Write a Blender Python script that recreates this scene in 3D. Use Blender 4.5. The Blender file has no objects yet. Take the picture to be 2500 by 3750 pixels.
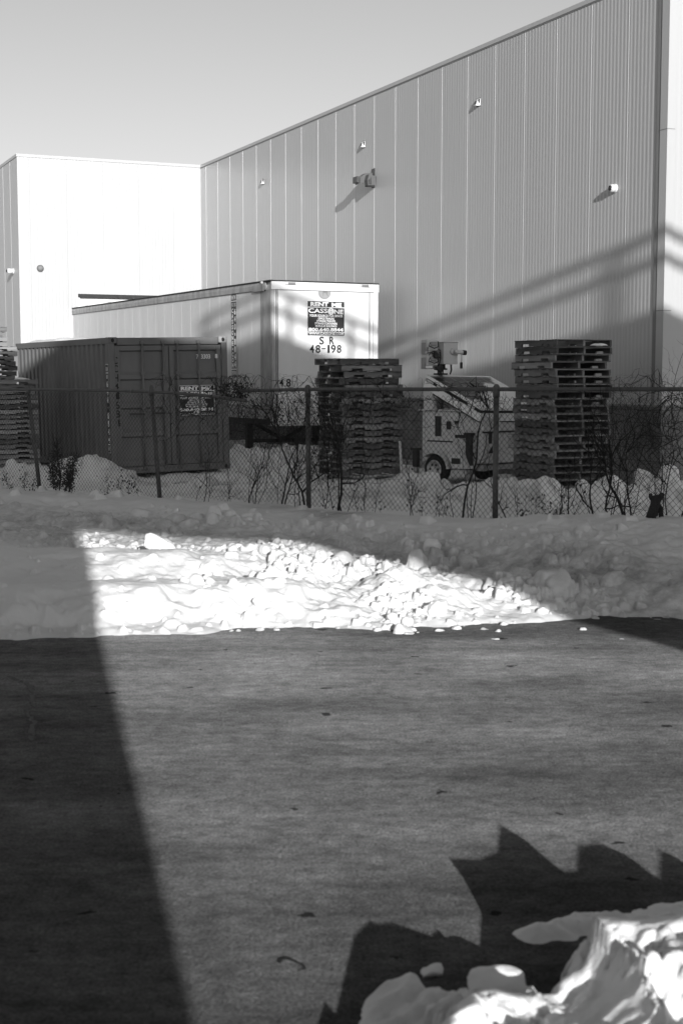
import bpy, math, random
import numpy as np
from mathutils import Vector, Matrix
R = math.radians
SC = bpy.context.scene
COL = SC.collection
rng = random.Random(7)

# ------------------------------------------------------------------ camera
EYE = 2.05
PITCH = math.atan(500 / 5208.0)
cd = bpy.data.cameras.new('camera')
cam = bpy.data.objects.new('camera', cd); COL.objects.link(cam)
cam.location = (0, 0, EYE); cam.rotation_euler = (math.pi / 2 - PITCH, 0, 0)
cd.sensor_fit = 'VERTICAL'; cd.sensor_height = 36; cd.lens = 50
cd.clip_start = .05; cd.clip_end = 3000
cd.dof.use_dof = True; cd.dof.focus_distance = 25; cd.dof.aperture_fstop = 4.0
SC.camera = cam

# ------------------------------------------------------------------ light
SUN_AZ, SUN_EL = 12.0, 12.5        # light travels 12 degrees to the left of straight ahead
world = bpy.data.worlds.new('World'); SC.world = world; world.use_nodes = True
wn = world.node_tree; wn.nodes.clear()
sky = wn.nodes.new('ShaderNodeTexSky'); sky.sky_type = 'NISHITA'; sky.sun_disc = False
sky.sun_elevation = R(SUN_EL); sky.sun_rotation = R(180 - SUN_AZ)
sky.air_density = 1.0; sky.dust_density = 1.3; sky.ozone_density = 1.0
bw = wn.nodes.new('ShaderNodeRGBToBW'); bg = wn.nodes.new('ShaderNodeBackground'); wo = wn.nodes.new('ShaderNodeOutputWorld')
bg.inputs['Strength'].default_value = .094
wn.links.new(sky.outputs[0], bw.inputs[0]); wn.links.new(bw.outputs[0], bg.inputs[0]); wn.links.new(bg.outputs[0], wo.inputs[0])
sd = bpy.data.lights.new('sun', 'SUN'); sd.energy = 4.0; sd.angle = R(.5); sd.color = (1, 1, 1)
sun = bpy.data.objects.new('sun', sd); COL.objects.link(sun)
Ldir = Vector((-math.sin(R(SUN_AZ)) * math.cos(R(SUN_EL)), math.cos(R(SUN_AZ)) * math.cos(R(SUN_EL)), -math.sin(R(SUN_EL))))
sun.rotation_euler = Ldir.to_track_quat('-Z', 'Y').to_euler()
SC.view_settings.view_transform = 'Standard'; SC.view_settings.look = 'None'
SC.view_settings.gamma = 1; SC.view_settings.exposure = 0.64
SC.cycles.max_bounces = 8; SC.cycles.diffuse_bounces = 4

# ------------------------------------------------------------------ measuring helpers (photo pixel -> world point)
def ray(x, y):
    cx = (x - 1250) / 5208.0; cy = -(y - 1875) / 5208.0
    cp, sp = math.cos(PITCH), math.sin(PITCH)
    return np.array([cx, cp + cy * sp, -sp + cy * cp])
CAMP = np.array([0, 0, EYE])
def on_y(x, y, Y):
    d = ray(x, y); return CAMP + d * Y / d[1]
def on_plane(x, y, P, n):
    d = ray(x, y); t = np.dot(np.array(P) - CAMP, n) / np.dot(d, n); return CAMP + t * d
class Frame:
    """a thing's own axes: x to its right, y away, z up"""
    def __init__(s, o, deg):
        s.o = np.array(o, float); a = R(deg); s.deg = deg
        s.ax = np.array([math.cos(a), math.sin(a), 0]); s.ay = np.array([-math.sin(a), math.cos(a), 0])
    def loc(s, P):
        d = np.array(P) - s.o; return (float(d @ s.ax), float(d @ s.ay), float(d[2]))
    def front(s, x, y, off=0):       # point on the plane local y = off
        return s.loc(on_plane(x, y, s.o + s.ay * off, s.ay))
    def side(s, x, y, off=0):        # point on the plane local x = off
        return s.loc(on_plane(x, y, s.o + s.ax * off, s.ax))

# ------------------------------------------------------------------ materials
def nt(m):
    m.use_nodes = True; t = m.node_tree; return t, t.nodes['Principled BSDF']
def N(t, kind, **kw):
    n = t.nodes.new(kind)
    for k, v in kw.items():
        if k in n.inputs: n.inputs[k].default_value = v
        else: setattr(n, k, v)
    return n
MATS = {}
def mat(name, v, rough=.6, var=.12, scale=6, bump=0, bscale=40, metal=0, stretch=(1, 1, 1), perobj=0, spec=.3, detail=5):
    if name in MATS: return MATS[name]
    m = bpy.data.materials.new(name); t, b = nt(m); L = t.links.new
    tc = N(t, 'ShaderNodeTexCoord'); mp = N(t, 'ShaderNodeMapping'); mp.inputs['Scale'].default_value = stretch
    L(tc.outputs['Object'], mp.inputs[0])
    no = N(t, 'ShaderNodeTexNoise', Scale=scale, Detail=detail, Roughness=.62); L(mp.outputs[0], no.inputs['Vector'])
    mr = N(t, 'ShaderNodeMapRange'); mr.inputs[1].default_value = .28; mr.inputs[2].default_value = .72
    mr.inputs[3].default_value = v * (1 - var); mr.inputs[4].default_value = v * (1 + var)
    L(no.outputs[0], mr.inputs[0]); out = mr.outputs[0]
    if perobj:
        oi = N(t, 'ShaderNodeObjectInfo'); m2 = N(t, 'ShaderNodeMapRange')
        m2.inputs[3].default_value = 1 - perobj; m2.inputs[4].default_value = 1 + perobj
        L(oi.outputs['Random'], m2.inputs[0]); mu = N(t, 'ShaderNodeMath', operation='MULTIPLY')
        L(out, mu.inputs[0]); L(m2.outputs[0], mu.inputs[1]); out = mu.outputs[0]
    L(out, b.inputs['Base Color'])
    b.inputs['Roughness'].default_value = rough; b.inputs['Metallic'].default_value = metal
    b.inputs['Specular IOR Level'].default_value = spec
    if bump:
        n2 = N(t, 'ShaderNodeTexNoise', Scale=bscale, Detail=4.0); L(mp.outputs[0], n2.inputs['Vector'])
        bp = N(t, 'ShaderNodeBump', Strength=bump, Distance=.01); L(n2.outputs[0], bp.inputs['Height']); L(bp.outputs[0], b.inputs['Normal'])
    MATS[name] = m; return m

wall_paint = mat('wall_paint', .38, .34, .035, .5, stretch=(1, 1, .15), bump=.03, bscale=1.2, spec=.55)
wall_trim = mat('wall_trim', .34, .5, .06, 2)
wall_dark = mat('wall_dark_trim', .2, .6, .1, 2)
white_paint = mat('white_paint', .58, .5, .07, 1.6, stretch=(1, 1, .4))
side_paint = mat('trailer_side_paint', .55, .5, .09, 1.5, stretch=(1, 1, .25), bump=.05, bscale=3)
trailer_metal = mat('trailer_metal', .3, .5, .35, 5, metal=.2, stretch=(1, 1, .3))
bright_metal = mat('bright_metal', .6, .4, .15, 8, metal=.3)
dark_steel = mat('dark_steel', .022, .7, .4, 6)
rubber = mat('rubber', .018, .85, .3, 10)
cont_paint = mat('container_paint', .125, .5, .16, 1.8, stretch=(1, 1, .35))
cont_roof = mat('container_roof_paint', .14, .6, .2, 2)
cont_dark = mat('container_dark', .045, .7, .2, 6)
black_ink = mat('black_ink', .012, .6, .2, 8)
sign_black = mat('sign_black', .02, .35, .2, 4)
sign_white = mat('sign_white', .78, .45, .05, 10)
logo_grey = mat('emblem_grey', .26, .5, .08, 10)
logo_grey2 = mat('emblem_dark_grey', .17, .5, .08, 10)
galv = mat('galvanised_steel', .1, .55, .25, 12, metal=.3)
wire = mat('fence_wire', .035, .6, .2, 3)
bark = mat('bark', .028, .9, .4, 30)
leafm = mat('dry_leaf', .035, .9, .5, 30)
wood = mat('pallet_wood', .15, .85, .4, 5, bump=.4, bscale=20, stretch=(1, .25, 2.5), perobj=.55)
tower_paint = mat('tower_paint', .52, .45, .07, 3)
tower_dark = mat('tower_dark', .03, .6, .3, 6)
lens_glass = mat('lens_glass', .02, .1, .1, 4, spec=.6)
panel_frame = mat('panel_frame', .78, .4, .05, 3)
lamp_dark = mat('lamp_dark_grey', .085, .5, .1, 6)
lamp_grey = mat('lamp_grey', .28, .5, .1, 6)
concrete = mat('ramp_concrete', .3, .85, .2, 1.2, bump=.2)

def add_panel_cells(m):
    t, b = nt(m); return t
# solar cells with snow left on them
solar = bpy.data.materials.new('solar_cells'); t, b = nt(solar); L = t.links.new
tc = N(t, 'ShaderNodeTexCoord'); br = N(t, 'ShaderNodeTexBrick', Scale=1.0)
br.offset = 0; br.inputs['Brick Width'].default_value = .27; br.inputs['Row Height'].default_value = .2; br.inputs['Mortar Size'].default_value = .006
br.inputs['Color1'].default_value = (.02,) * 3 + (1,); br.inputs['Color2'].default_value = (.03,) * 3 + (1,); br.inputs['Mortar'].default_value = (.3,) * 3 + (1,)
L(tc.outputs['Object'], br.inputs['Vector'])
no = N(t, 'ShaderNodeTexNoise', Scale=3.0, Detail=6.0); L(tc.outputs['Object'], no.inputs['Vector'])
sx = N(t, 'ShaderNodeSeparateXYZ'); L(tc.outputs['Object'], sx.inputs[0])
g1 = N(t, 'ShaderNodeMath', operation='MULTIPLY_ADD'); L(sx.outputs[0], g1.inputs[0]); g1.inputs[1].default_value = .42; g1.inputs[2].default_value = -.3
g2 = N(t, 'ShaderNodeMath', operation='MULTIPLY_ADD'); L(sx.outputs[1], g2.inputs[0]); g2.inputs[1].default_value = -.62; g2.inputs[2].default_value = .38
ga = N(t, 'ShaderNodeMath', operation='ADD'); L(g1.outputs[0], ga.inputs[0]); L(g2.outputs[0], ga.inputs[1])
gb = N(t, 'ShaderNodeMath', operation='ADD'); L(ga.outputs[0], gb.inputs[0]); L(no.outputs[0], gb.inputs[1])
rp = N(t, 'ShaderNodeMapRange'); rp.inputs[1].default_value = .38; rp.inputs[2].default_value = .5; L(gb.outputs[0], rp.inputs[0])
mx = N(t, 'ShaderNodeMix', data_type='RGBA'); L(rp.outputs[0], mx.inputs[0]); L(br.outputs[0], mx.inputs[6]); mx.inputs[7].default_value = (.72, .72, .72, 1)
L(mx.outputs[2], b.inputs['Base Color']); b.inputs['Roughness'].default_value = .35

# concrete blocks
blocks = bpy.data.materials.new('concrete_blocks'); t, b = nt(blocks); L = t.links.new
tc = N(t, 'ShaderNodeTexCoord'); sx = N(t, 'ShaderNodeSeparateXYZ'); L(tc.outputs['Object'], sx.inputs[0])
ad = N(t, 'ShaderNodeMath', operation='SUBTRACT'); L(sx.outputs[0], ad.inputs[0]); L(sx.outputs[1], ad.inputs[1])
cb = N(t, 'ShaderNodeCombineXYZ'); L(ad.outputs[0], cb.inputs[0]); L(sx.outputs[2], cb.inputs[1])
br = N(t, 'ShaderNodeTexBrick', Scale=1.0); br.inputs['Brick Width'].default_value = .42; br.inputs['Row Height'].default_value = .211; br.inputs['Mortar Size'].default_value = .008
br.inputs['Color1'].default_value = (.2,) * 3 + (1,); br.inputs['Color2'].default_value = (.17,) * 3 + (1,); br.inputs['Mortar'].default_value = (.1,) * 3 + (1,)
L(cb.outputs[0], br.inputs['Vector'])
no = N(t, 'ShaderNodeTexNoise', Scale=1.4, Detail=6.0); L(tc.outputs['Object'], no.inputs['Vector'])
mr = N(t, 'ShaderNodeMapRange'); mr.inputs[1].default_value = .35; mr.inputs[2].default_value = .65; mr.inputs[3].default_value = .55; mr.inputs[4].default_value = 1.1; L(no.outputs[0], mr.inputs[0])
mx = N(t, 'ShaderNodeMix', data_type='RGBA', blend_type='MULTIPLY'); mx.inputs[0].default_value = 1; L(br.outputs[0], mx.inputs[6]); L(mr.outputs[0], mx.inputs[7])
L(mx.outputs[2], b.inputs['Base Color']); b.inputs['Roughness'].default_value = .9
bp = N(t, 'ShaderNodeBump', Strength=.5, Distance=.01); L(br.outputs[1], bp.inputs['Height']); bp.invert = True; L(bp.outputs[0], b.inputs['Normal'])

# snow: clean white, with grey dirt where the surface carries it (attribute painted by where tyres ran)
snow = bpy.data.materials.new('snow'); t, b = nt(snow); L = t.links.new
tc = N(t, 'ShaderNodeTexCoord'); at = N(t, 'ShaderNodeAttribute', attribute_name='dirt')
n1 = N(t, 'ShaderNodeTexNoise', Scale=3.5, Detail=8.0, Roughness=.7); L(tc.outputs['Object'], n1.inputs['Vector'])
mu = N(t, 'ShaderNodeMath', operation='MULTIPLY_ADD'); L(n1.outputs[0], mu.inputs[0]); mu.inputs[1].default_value = 2.6; mu.inputs[2].default_value = -.8
m2 = N(t, 'ShaderNodeMath', operation='MULTIPLY', use_clamp=True); L(mu.outputs[0], m2.inputs[0]); L(at.outputs['Fac'], m2.inputs[1])
mx = N(t, 'ShaderNodeMix', data_type='RGBA'); L(m2.outputs[0], mx.inputs[0]); mx.inputs[6].default_value = (.71, .71, .71, 1); mx.inputs[7].default_value = (.2, .2, .2, 1)
L(mx.outputs[2], b.inputs['Base Color']); b.inputs['Roughness'].default_value = .7; b.inputs['Specular IOR Level'].default_value = .25
n2 = N(t, 'ShaderNodeTexNoise', Scale=45.0, Detail=5.0, Roughness=.6); L(tc.outputs['Object'], n2.inputs['Vector'])
bp = N(t, 'ShaderNodeBump', Strength=.4, Distance=.012); L(n2.outputs[0], bp.inputs['Height'])
n3 = N(t, 'ShaderNodeTexNoise', Scale=190.0, Detail=3.0); L(tc.outputs['Object'], n3.inputs['Vector'])
bp2 = N(t, 'ShaderNodeBump', Strength=.5, Distance=.004); L(n3.outputs[0], bp2.inputs['Height']); L(bp.outputs[0], bp2.inputs['Normal']); L(bp2.outputs[0], b.inputs['Normal'])

# asphalt: fine grain, pale and dark streaks along the road, small dark pits
asphalt = bpy.data.materials.new('asphalt'); t, b = nt(asphalt); L = t.links.new
tc = N(t, 'ShaderNodeTexCoord')
def noise(scale, det, st, rot=0, rough=.6):
    mp = N(t, 'ShaderNodeMapping'); mp.inputs['Scale'].default_value = st; mp.inputs['Rotation'].default_value = (0, 0, rot)
    L(tc.outputs['Object'], mp.inputs[0]); n = N(t, 'ShaderNodeTexNoise', Scale=scale, Detail=det, Roughness=rough); L(mp.outputs[0], n.inputs['Vector']); return n.outputs[0]
def rmap(x, a, b_, c, d):
    m = N(t, 'ShaderNodeMapRange'); m.inputs[1].default_value = a; m.inputs[2].default_value = b_; m.inputs[3].default_value = c; m.inputs[4].default_value = d; L(x, m.inputs[0]); return m.outputs[0]
def mul(x, y):
    m = N(t, 'ShaderNodeMath', operation='MULTIPLY'); L(x, m.inputs[0]); L(y, m.inputs[1]); return m.outputs[0]
streak = rmap(noise(.6, 6, (.28, 1.5, 1), R(-8), .6), .32, .68, .6, 1.5)
patch = rmap(noise(1.4, 9, (.75, 1, 1), R(-5), .74), .32, .68, .68, 1.4)
grain = mul(rmap(noise(70, 4, (1, 1, 1)), .3, .7, .55, 1.5), rmap(noise(13, 7, (.7, 1, 1), 0, .75), .3, .7, .6, 1.5))
vo = N(t, 'ShaderNodeTexVoronoi', Scale=1.9, voronoi_dimensions='2D')
mpv = N(t, 'ShaderNodeMapping'); mpv.inputs['Scale'].default_value = (.75, 1.0, 1); L(tc.outputs['Object'], mpv.inputs[0])
wob = N(t, 'ShaderNodeTexNoise', Scale=14.0, Detail=3.0); L(mpv.outputs[0], wob.inputs['Vector'])
wadd = N(t, 'ShaderNodeMix', data_type='RGBA', blend_type='ADD'); wadd.inputs[0].default_value = .13; L(mpv.outputs[0], wadd.inputs[6]); L(wob.outputs[1], wadd.inputs[7]); L(wadd.outputs[2], vo.inputs['Vector'])
sc = N(t, 'ShaderNodeSeparateColor'); L(vo.outputs['Color'], sc.inputs[0])
sz = rmap(sc.outputs[0], .3, 1, 0, .05)
lt = N(t, 'ShaderNodeMath', operation='LESS_THAN'); L(vo.outputs['Distance'], lt.inputs[0]); L(sz, lt.inputs[1])
pit = rmap(lt.outputs[0], 0, 1, 1, .22)
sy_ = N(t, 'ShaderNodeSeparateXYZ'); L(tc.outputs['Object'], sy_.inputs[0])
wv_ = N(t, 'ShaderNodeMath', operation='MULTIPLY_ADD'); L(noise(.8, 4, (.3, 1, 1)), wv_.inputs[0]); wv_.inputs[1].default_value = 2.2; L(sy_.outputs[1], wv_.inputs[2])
far_lift = rmap(wv_.outputs[0], 6.0, 10.2, .78, 1.22)          # distance brightening of the sunlit road, put into the colour
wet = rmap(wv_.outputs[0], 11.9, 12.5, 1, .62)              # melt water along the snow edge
base = mul(mul(mul(streak, patch), mul(grain, pit)), mul(far_lift, wet))
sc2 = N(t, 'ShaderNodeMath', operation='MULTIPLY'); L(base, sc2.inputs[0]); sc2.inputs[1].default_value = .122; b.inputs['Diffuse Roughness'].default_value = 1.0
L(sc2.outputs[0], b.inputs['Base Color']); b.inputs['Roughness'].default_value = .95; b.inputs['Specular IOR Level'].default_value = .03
b1 = N(t, 'ShaderNodeBump', Strength=1.0, Distance=.016); L(noise(95, 3, (1, 1, 1)), b1.inputs['Height'])
b2 = N(t, 'ShaderNodeBump', Strength=.5, Distance=.03); L(noise(22, 4, (1, 1, 1)), b2.inputs['Height']); L(b1.outputs[0], b2.inputs['Normal']); L(b2.outputs[0], b.inputs['Normal'])

# ------------------------------------------------------------------ mesh builder
class MB:
    def __init__(s): s.v = []; s.f = []; s.mi = []; s.m = 0
    def add(s, vs, fs):
        k = len(s.v); s.v += [tuple(map(float, p)) for p in vs]; s.f += [tuple(i + k for i in q) for q in fs]; s.mi += [s.m] * len(fs); return s
    def box(s, x0, y0, z0, x1, y1, z1, bev=0):
        if x0 > x1: x0, x1 = x1, x0
        if y0 > y1: y0, y1 = y1, y0
        if z0 > z1: z0, z1 = z1, z0
        b = min(bev, (x1 - x0) * .45, (y1 - y0) * .45, (z1 - z0) * .45)
        if b <= 0:
            return s.add([(x0, y0, z0), (x1, y0, z0), (x1, y1, z0), (x0, y1, z0), (x0, y0, z1), (x1, y0, z1), (x1, y1, z1), (x0, y1, z1)],
                         [(3, 2, 1, 0), (4, 5, 6, 7), (0, 1, 5, 4), (1, 2, 6, 5), (2, 3, 7, 6), (3, 0, 4, 7)])
        vs = []
        for z, i in ((z0, b), (z0 + b, 0), (z1 - b, 0), (z1, b)):
            vs += [(x0 + i + b * (i == 0), y0 + i, z), (x1 - i - b * (i == 0), y0 + i, z), (x1 - i, y0 + i + b * (i == 0), z), (x1 - i, y1 - i - b * (i == 0), z),
                   (x1 - i - b * (i == 0), y1 - i, z), (x0 + i + b * (i == 0), y1 - i, z), (x0 + i, y1 - i - b * (i == 0), z), (x0 + i, y0 + i + b * (i == 0), z)]
        fs = [tuple(range(7, -1, -1)), tuple(range(24, 32))]
        for k in range(3):
            for j in range(8): fs.append((k * 8 + j, k * 8 + (j + 1) % 8, k * 8 + 8 + (j + 1) % 8, k * 8 + 8 + j))
        return s.add(vs, fs)
    def prism(s, poly, ax, a, b):
        """poly in the two other axes, swept along axis ax from a to b"""
        def P(p, c):
            return (c, p[0], p[1]) if ax == 0 else (p[0], c, p[1]) if ax == 1 else (p[0], p[1], c)
        n = len(poly); vs = [P(p, a) for p in poly] + [P(p, b) for p in poly]
        return s.add(vs, [tuple(range(n - 1, -1, -1)), tuple(range(n, 2 * n))] + [(i, (i + 1) % n, n + (i + 1) % n, n + i) for i in range(n)])
    def tube(s, pts, r, n=6, cap=True, r1=None):
        pts = [Vector(p) for p in pts]; vs = []; fs = []
        K = len(pts); up = None
        for i, p in enumerate(pts):
            d = (pts[min(i + 1, K - 1)] - pts[max(i - 1, 0)]).normalized()
            if up is None: up = Vector((0, 0, 1)) if abs(d.z) < .9 else Vector((1, 0, 0))
            a = d.cross(up).normalized(); c = a.cross(d).normalized(); up = c
            rr = r if r1 is None else r + (r1 - r) * i / max(K - 1, 1)
            for j in range(n):
                t = 2 * math.pi * j / n; vs.append(p + a * math.cos(t) * rr + c * math.sin(t) * rr)
        for i in range(K - 1):
            for j in range(n): fs.append((i * n + j, i * n + (j + 1) % n, (i + 1) * n + (j + 1) % n, (i + 1) * n + j))
        if cap: fs += [tuple(range(n - 1, -1, -1)), tuple(range((K - 1) * n, K * n))]
        return s.add(vs, fs)
    def lathe(s, prof, n=24, axis='x', c=(0, 0, 0)):
        """prof: (along, radius)"""
        vs = []; fs = []
        for h, r in prof:
            for j in range(n):
                t = 2 * math.pi * j / n; a, b = r * math.cos(t), r * math.sin(t)
                vs.append((c[0] + h, c[1] + a, c[2] + b) if axis == 'x' else (c[0] + a, c[1] + h, c[2] + b) if axis == 'y' else (c[0] + a, c[1] + b, c[2] + h))
        K = len(prof)
        for i in range(K - 1):
            for j in range(n): fs.append((i * n + j, i * n + (j + 1) % n, (i + 1) * n + (j + 1) % n, (i + 1) * n + j))
        fs += [tuple(range(n - 1, -1, -1)), tuple(range((K - 1) * n, K * n))]
        return s.add(vs, fs)
    def build(s, name, m, parent=None, smooth=False, fixn=True):
        me = bpy.data.meshes.new(name); me.from_pydata(s.v, [], s.f)
        for q in (m if isinstance(m, (list, tuple)) else [m]): me.materials.append(q)
        if isinstance(m, (list, tuple)): me.polygons.foreach_set('material_index', s.mi)
        if smooth: me.polygons.foreach_set('use_smooth', [True] * len(me.polygons))
        me.update()
        if fixn:
            import bmesh
            b = bmesh.new(); b.from_mesh(me); bmesh.ops.recalc_face_normals(b, faces=b.faces); b.to_mesh(me); b.free()
        o = bpy.data.objects.new(name, me); COL.objects.link(o)
        if parent is not None: o.parent = parent
        return o
def tag(o, label=None, cat=None, group=None, kind=None):
    if label: o['label'] = label
    if cat: o['category'] = cat
    if group: o['group'] = group
    if kind: o['kind'] = kind
    return o
def empty(name, loc, rz=0, label=None, cat=None, group=None):
    o = bpy.data.objects.new(name, None); COL.objects.link(o); o.location = loc; o.rotation_euler = (0, 0, R(rz)); o.empty_display_size = .3
    return tag(o, label, cat, group)
def copy_tree(o, parent=None):
    c = o.copy(); COL.objects.link(c)
    if parent is not None: c.parent = parent
    for ch in list(o.children): copy_tree(ch, c)
    return c
_tx = {}
def text2d(s_, bold=0):
    """letters as flat polygons inside the unit box"""
    key = (s_, bold)
    if key in _tx: return _tx[key]
    cu = bpy.data.curves.new('t', 'FONT'); cu.body = s_; cu.offset = bold; cu.resolution_u = 3
    ob = bpy.data.objects.new('t', cu); COL.objects.link(ob)
    dg = bpy.context.evaluated_depsgraph_get(); me = bpy.data.meshes.new_from_object(ob.evaluated_get(dg))
    v = np.array([q.co[:2] for q in me.vertices]); f = [tuple(p.vertices) for p in me.polygons]
    bpy.data.objects.remove(ob); bpy.data.curves.remove(cu); bpy.data.meshes.remove(me)
    lo, hi = v.min(0), v.max(0); v = (v - lo) / (hi - lo)
    _tx[key] = (v, f); return v, f
def text(mb, s_, x0, z0, x1, z1, put, bold=0):
    """fit the string into the rectangle; put(x, z) gives the 3-D point"""
    v, f = text2d(s_, bold)
    return mb.add([put(x0 + a * (x1 - x0), z0 + b * (z1 - z0)) for a, b in v], f)
def disc(mb, cx, cz, rx, rz, put, n=28):
    return mb.add([put(cx + rx * math.cos(2 * math.pi * i / n), cz + rz * math.sin(2 * math.pi * i / n)) for i in range(n)], [tuple(range(n))])
def rect(mb, x0, z0, x1, z1, put):
    return mb.add([put(x0, z0), put(x1, z0), put(x1, z1), put(x0, z1)], [(0, 1, 2, 3)])
# ------------------------------------------------------------------ noise on arrays
def hash2(ix, iy, seed):
    h = (ix.astype(np.int64) * 374761393 + iy.astype(np.int64) * 668265263 + seed * 974634777) & 0x7fffffff
    h = ((h ^ (h >> 13)) * 1274126177) & 0x7fffffff
    h = (h ^ (h >> 16)) & 0xffff
    return h / 65535.0
def vnoise(x, y, seed=0):
    ix, iy = np.floor(x), np.floor(y); fx, fy = x - ix, y - iy
    fx = fx * fx * fx * (fx * (fx * 6 - 15) + 10); fy = fy * fy * fy * (fy * (fy * 6 - 15) + 10)
    a, b = hash2(ix, iy, seed), hash2(ix + 1, iy, seed); c, d = hash2(ix, iy + 1, seed), hash2(ix + 1, iy + 1, seed)
    return (a + (b - a) * fx) * (1 - fy) + (c + (d - c) * fx) * fy - .5
def fbm(x, y, oct=4, seed=0, gain=.5):
    s = 0; a = 1; 
    for k in range(oct):
        s = s + a * vnoise(x * 2 ** k + 17.3 * k, y * 2 ** k - 9.1 * k, seed + k); a *= gain
    return s
def sst(a, b, x):
    t = np.clip((x - a) / (b - a), 0, 1); return t * t * (3 - 2 * t)
def bump2(X, Y, cx, cy, sx, sy, rot=0):
    c, s = math.cos(rot), math.sin(rot); a = ((X - cx) * c + (Y - cy) * s) / sx; b = (-(X - cx) * s + (Y - cy) * c) / sy
    return np.exp(-(a * a + b * b))

# ------------------------------------------------------------------ fence line (measured posts)
FP0 = np.array([-4.77, 22.6]); FD = np.array([.713, -.701]); FNRM = np.array([-.701, -.713])
def fence_pt(r): return FP0 + FD * r
def fence_snow(r): return .27 + .022 * r + np.where(r > 9.15, (r - 9.15) * .04, 0)

# ------------------------------------------------------------------ ground
def sheet(name, x0, y0, x1, y1, z, m, nx=1, ny=1):
    mb = MB(); vs = []; fs = []
    for j in range(ny + 1):
        for i in range(nx + 1): vs.append((x0 + (x1 - x0) * i / nx, y0 + (y1 - y0) * j / ny, z))
    for j in range(ny):
        for i in range(nx): k = j * (nx + 1) + i; fs.append((k, k + 1, k + nx + 2, k + nx + 1))
    return tag(mb.add(vs, fs).build(name, m, fixn=False), kind='structure')
sheet('ground', -900, -900, 900, 900, -.06, mat('packed_snow', .6, .9, .2, .6), 2, 2)
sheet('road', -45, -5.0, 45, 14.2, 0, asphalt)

EDX = [-9, -4.5, -2.65, -1.33, -.3, 1.37, 1.94, 2.94, 6, 12]
EDY = [10.6, 10.75, 10.89, 11.2, 11.4, 11.57, 11.92, 12.1, 12.5, 13]
def street_h(X, Y):
    e = Y - np.interp(X, EDX, EDY) + .34 * fbm(X * .9, Y * .9, 5, 3, .6) + .16 * vnoise(X * 5, Y * 5, 8)
    q = (FP0[0] - X) * -FNRM[0] + (FP0[1] - Y) * -FNRM[1]       # metres from the fence towards the road
    r = (X - FP0[0]) * FD[0] + (Y - FP0[1]) * FD[1]
    h = -.04 + sst(-.05, .22, e) * .06 + sst(.15, .9, e) * .05
    # ploughed bank on the left: a front roll and a higher second roll, smooth, with a trough behind
    lf = 1 - sst(-.7, .55, X + .3 * vnoise(X * 2, Y * 2, 5))
    ew = e + .22 * vnoise(X * .7, Y * .5, 6)
    h = h + lf * np.interp(ew, [.0, .2, .3, .68, .85, 1.45, 1.62, 2.35, 2.6, 3.9, 4.4], [0, 0, .02, .215, .225, .125, .13, .31, .32, .17, .02])
    h = h + lf * .05 * fbm(X * 1.6, Y * 2.2, 3, 21) * sst(.1, .8, e)
    # broken heap right of centre
    hp = bump2(X, Y, .45, 13.0, 1.35, 1.15, -.25)
    gul = np.exp(-(((X - .42) * .55 + (Y - 12.9) * .83 - .25) / .13) ** 2) * np.exp(-(((X - .42) * .83 - (Y - 12.9) * .55) / .6) ** 2)
    h = h + hp * (.12 + .22 * fbm(X * 2.3, Y * 2.3, 4, 31)) - gul * .24 + .15 * bump2(X, Y, .58, 12.5, .3, .13, -.5)
    # right apron, rough
    h = h + sst(1.2, 2.4, X) * sst(.2, 1.6, e) * .06
    # tyre track
    tr = np.exp(-((q - 2.75) / 1.0) ** 2) * sst(.6, 1.6, e)
    h = h * (1 - .55 * tr) + tr * .09
    rut = np.exp(-((q - 2.2) / .2) ** 2) + np.exp(-((q - 3.5) / .2) ** 2)
    h = h - tr * rut * .05
    # snow banked up to the fence foot
    fs_ = fence_snow(r); qq = q + .35 * vnoise(X * 1.3, Y * 1.3, 44)
    bf = sst(2.3, .75, qq)
    h = h + (sst(2.4, 1.5, qq) * .42 + sst(1.45, .55, qq) * .58) * (fs_ - .13)
    rb = sst(6.8, 9.0, r) * np.exp(-((q - 1.3) / .55) ** 2)
    h = h + rb * (.03 + .15 * fbm(X * 1.5, Y * 1.5, 4, 51))
    rough = .25 + .75 * np.clip(tr + hp * 1.4 + rb + bf * sst(.8, 1.4, q) + sst(1.2, 2.4, X) * .9, 0, 1)
    h = h + sst(.0, .5, e) * rough * (.045 * fbm(r * 1.8, q * 5, 4, 61) + .03 * fbm(r * 8, q * 17, 4, 71))
    h = h + .012 * fbm(X * 2.5, Y * 2.5, 3, 81) * sst(0, .5, e)
    dirt = np.clip(1.1 * bump2(X, Y, -.05, 17.3, .55, .35, -.7) + .8 * bump2(X, Y, -.9, 18.3, .5, .25, -.7) + tr * .75 + sst(1.2, 2.6, X) * (1 - bf) * .5 + sst(.35, .0, e) * .3 + np.exp(-((q - 1.8) / .5) ** 2) * .45, 0, 1)
    return h, dirt, e, q, r
PILES = [(-4.35, 25.4, .55, .5, .38), (-5.9, 25.6, .8, .6, .22), (-5.0, 25.3, .9, .5, .2), (-.9, 30.3, 1.7, .8, .42), (-2.3, 29.6, 1.0, .6, .28),
         (-.8, 20.2, .22, .3, .36), (-1.6, 20.6, .5, .4, .15), (1.25, 24.2, .5, .5, .26), (2.2, 22.7, .55, .4, .17), (2.75, 22.4, .4, .35, .22),
         (2.35, 18.9, .22, .4, .44), (2.72, 18.7, .2, .4, .40), (3.15, 18.8, .35, .5, .34), (3.62, 19.0, .28, .4, .46), (4.1, 19.3, .4, .5, .34), (4.6, 19.2, .4, .5, .42),
         (3.3, 18.0, 1.6, .8, .2), (1.3, 20.5, .8, .6, .14), (.5, 22.5, 1.0, .8, .1)]
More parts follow.
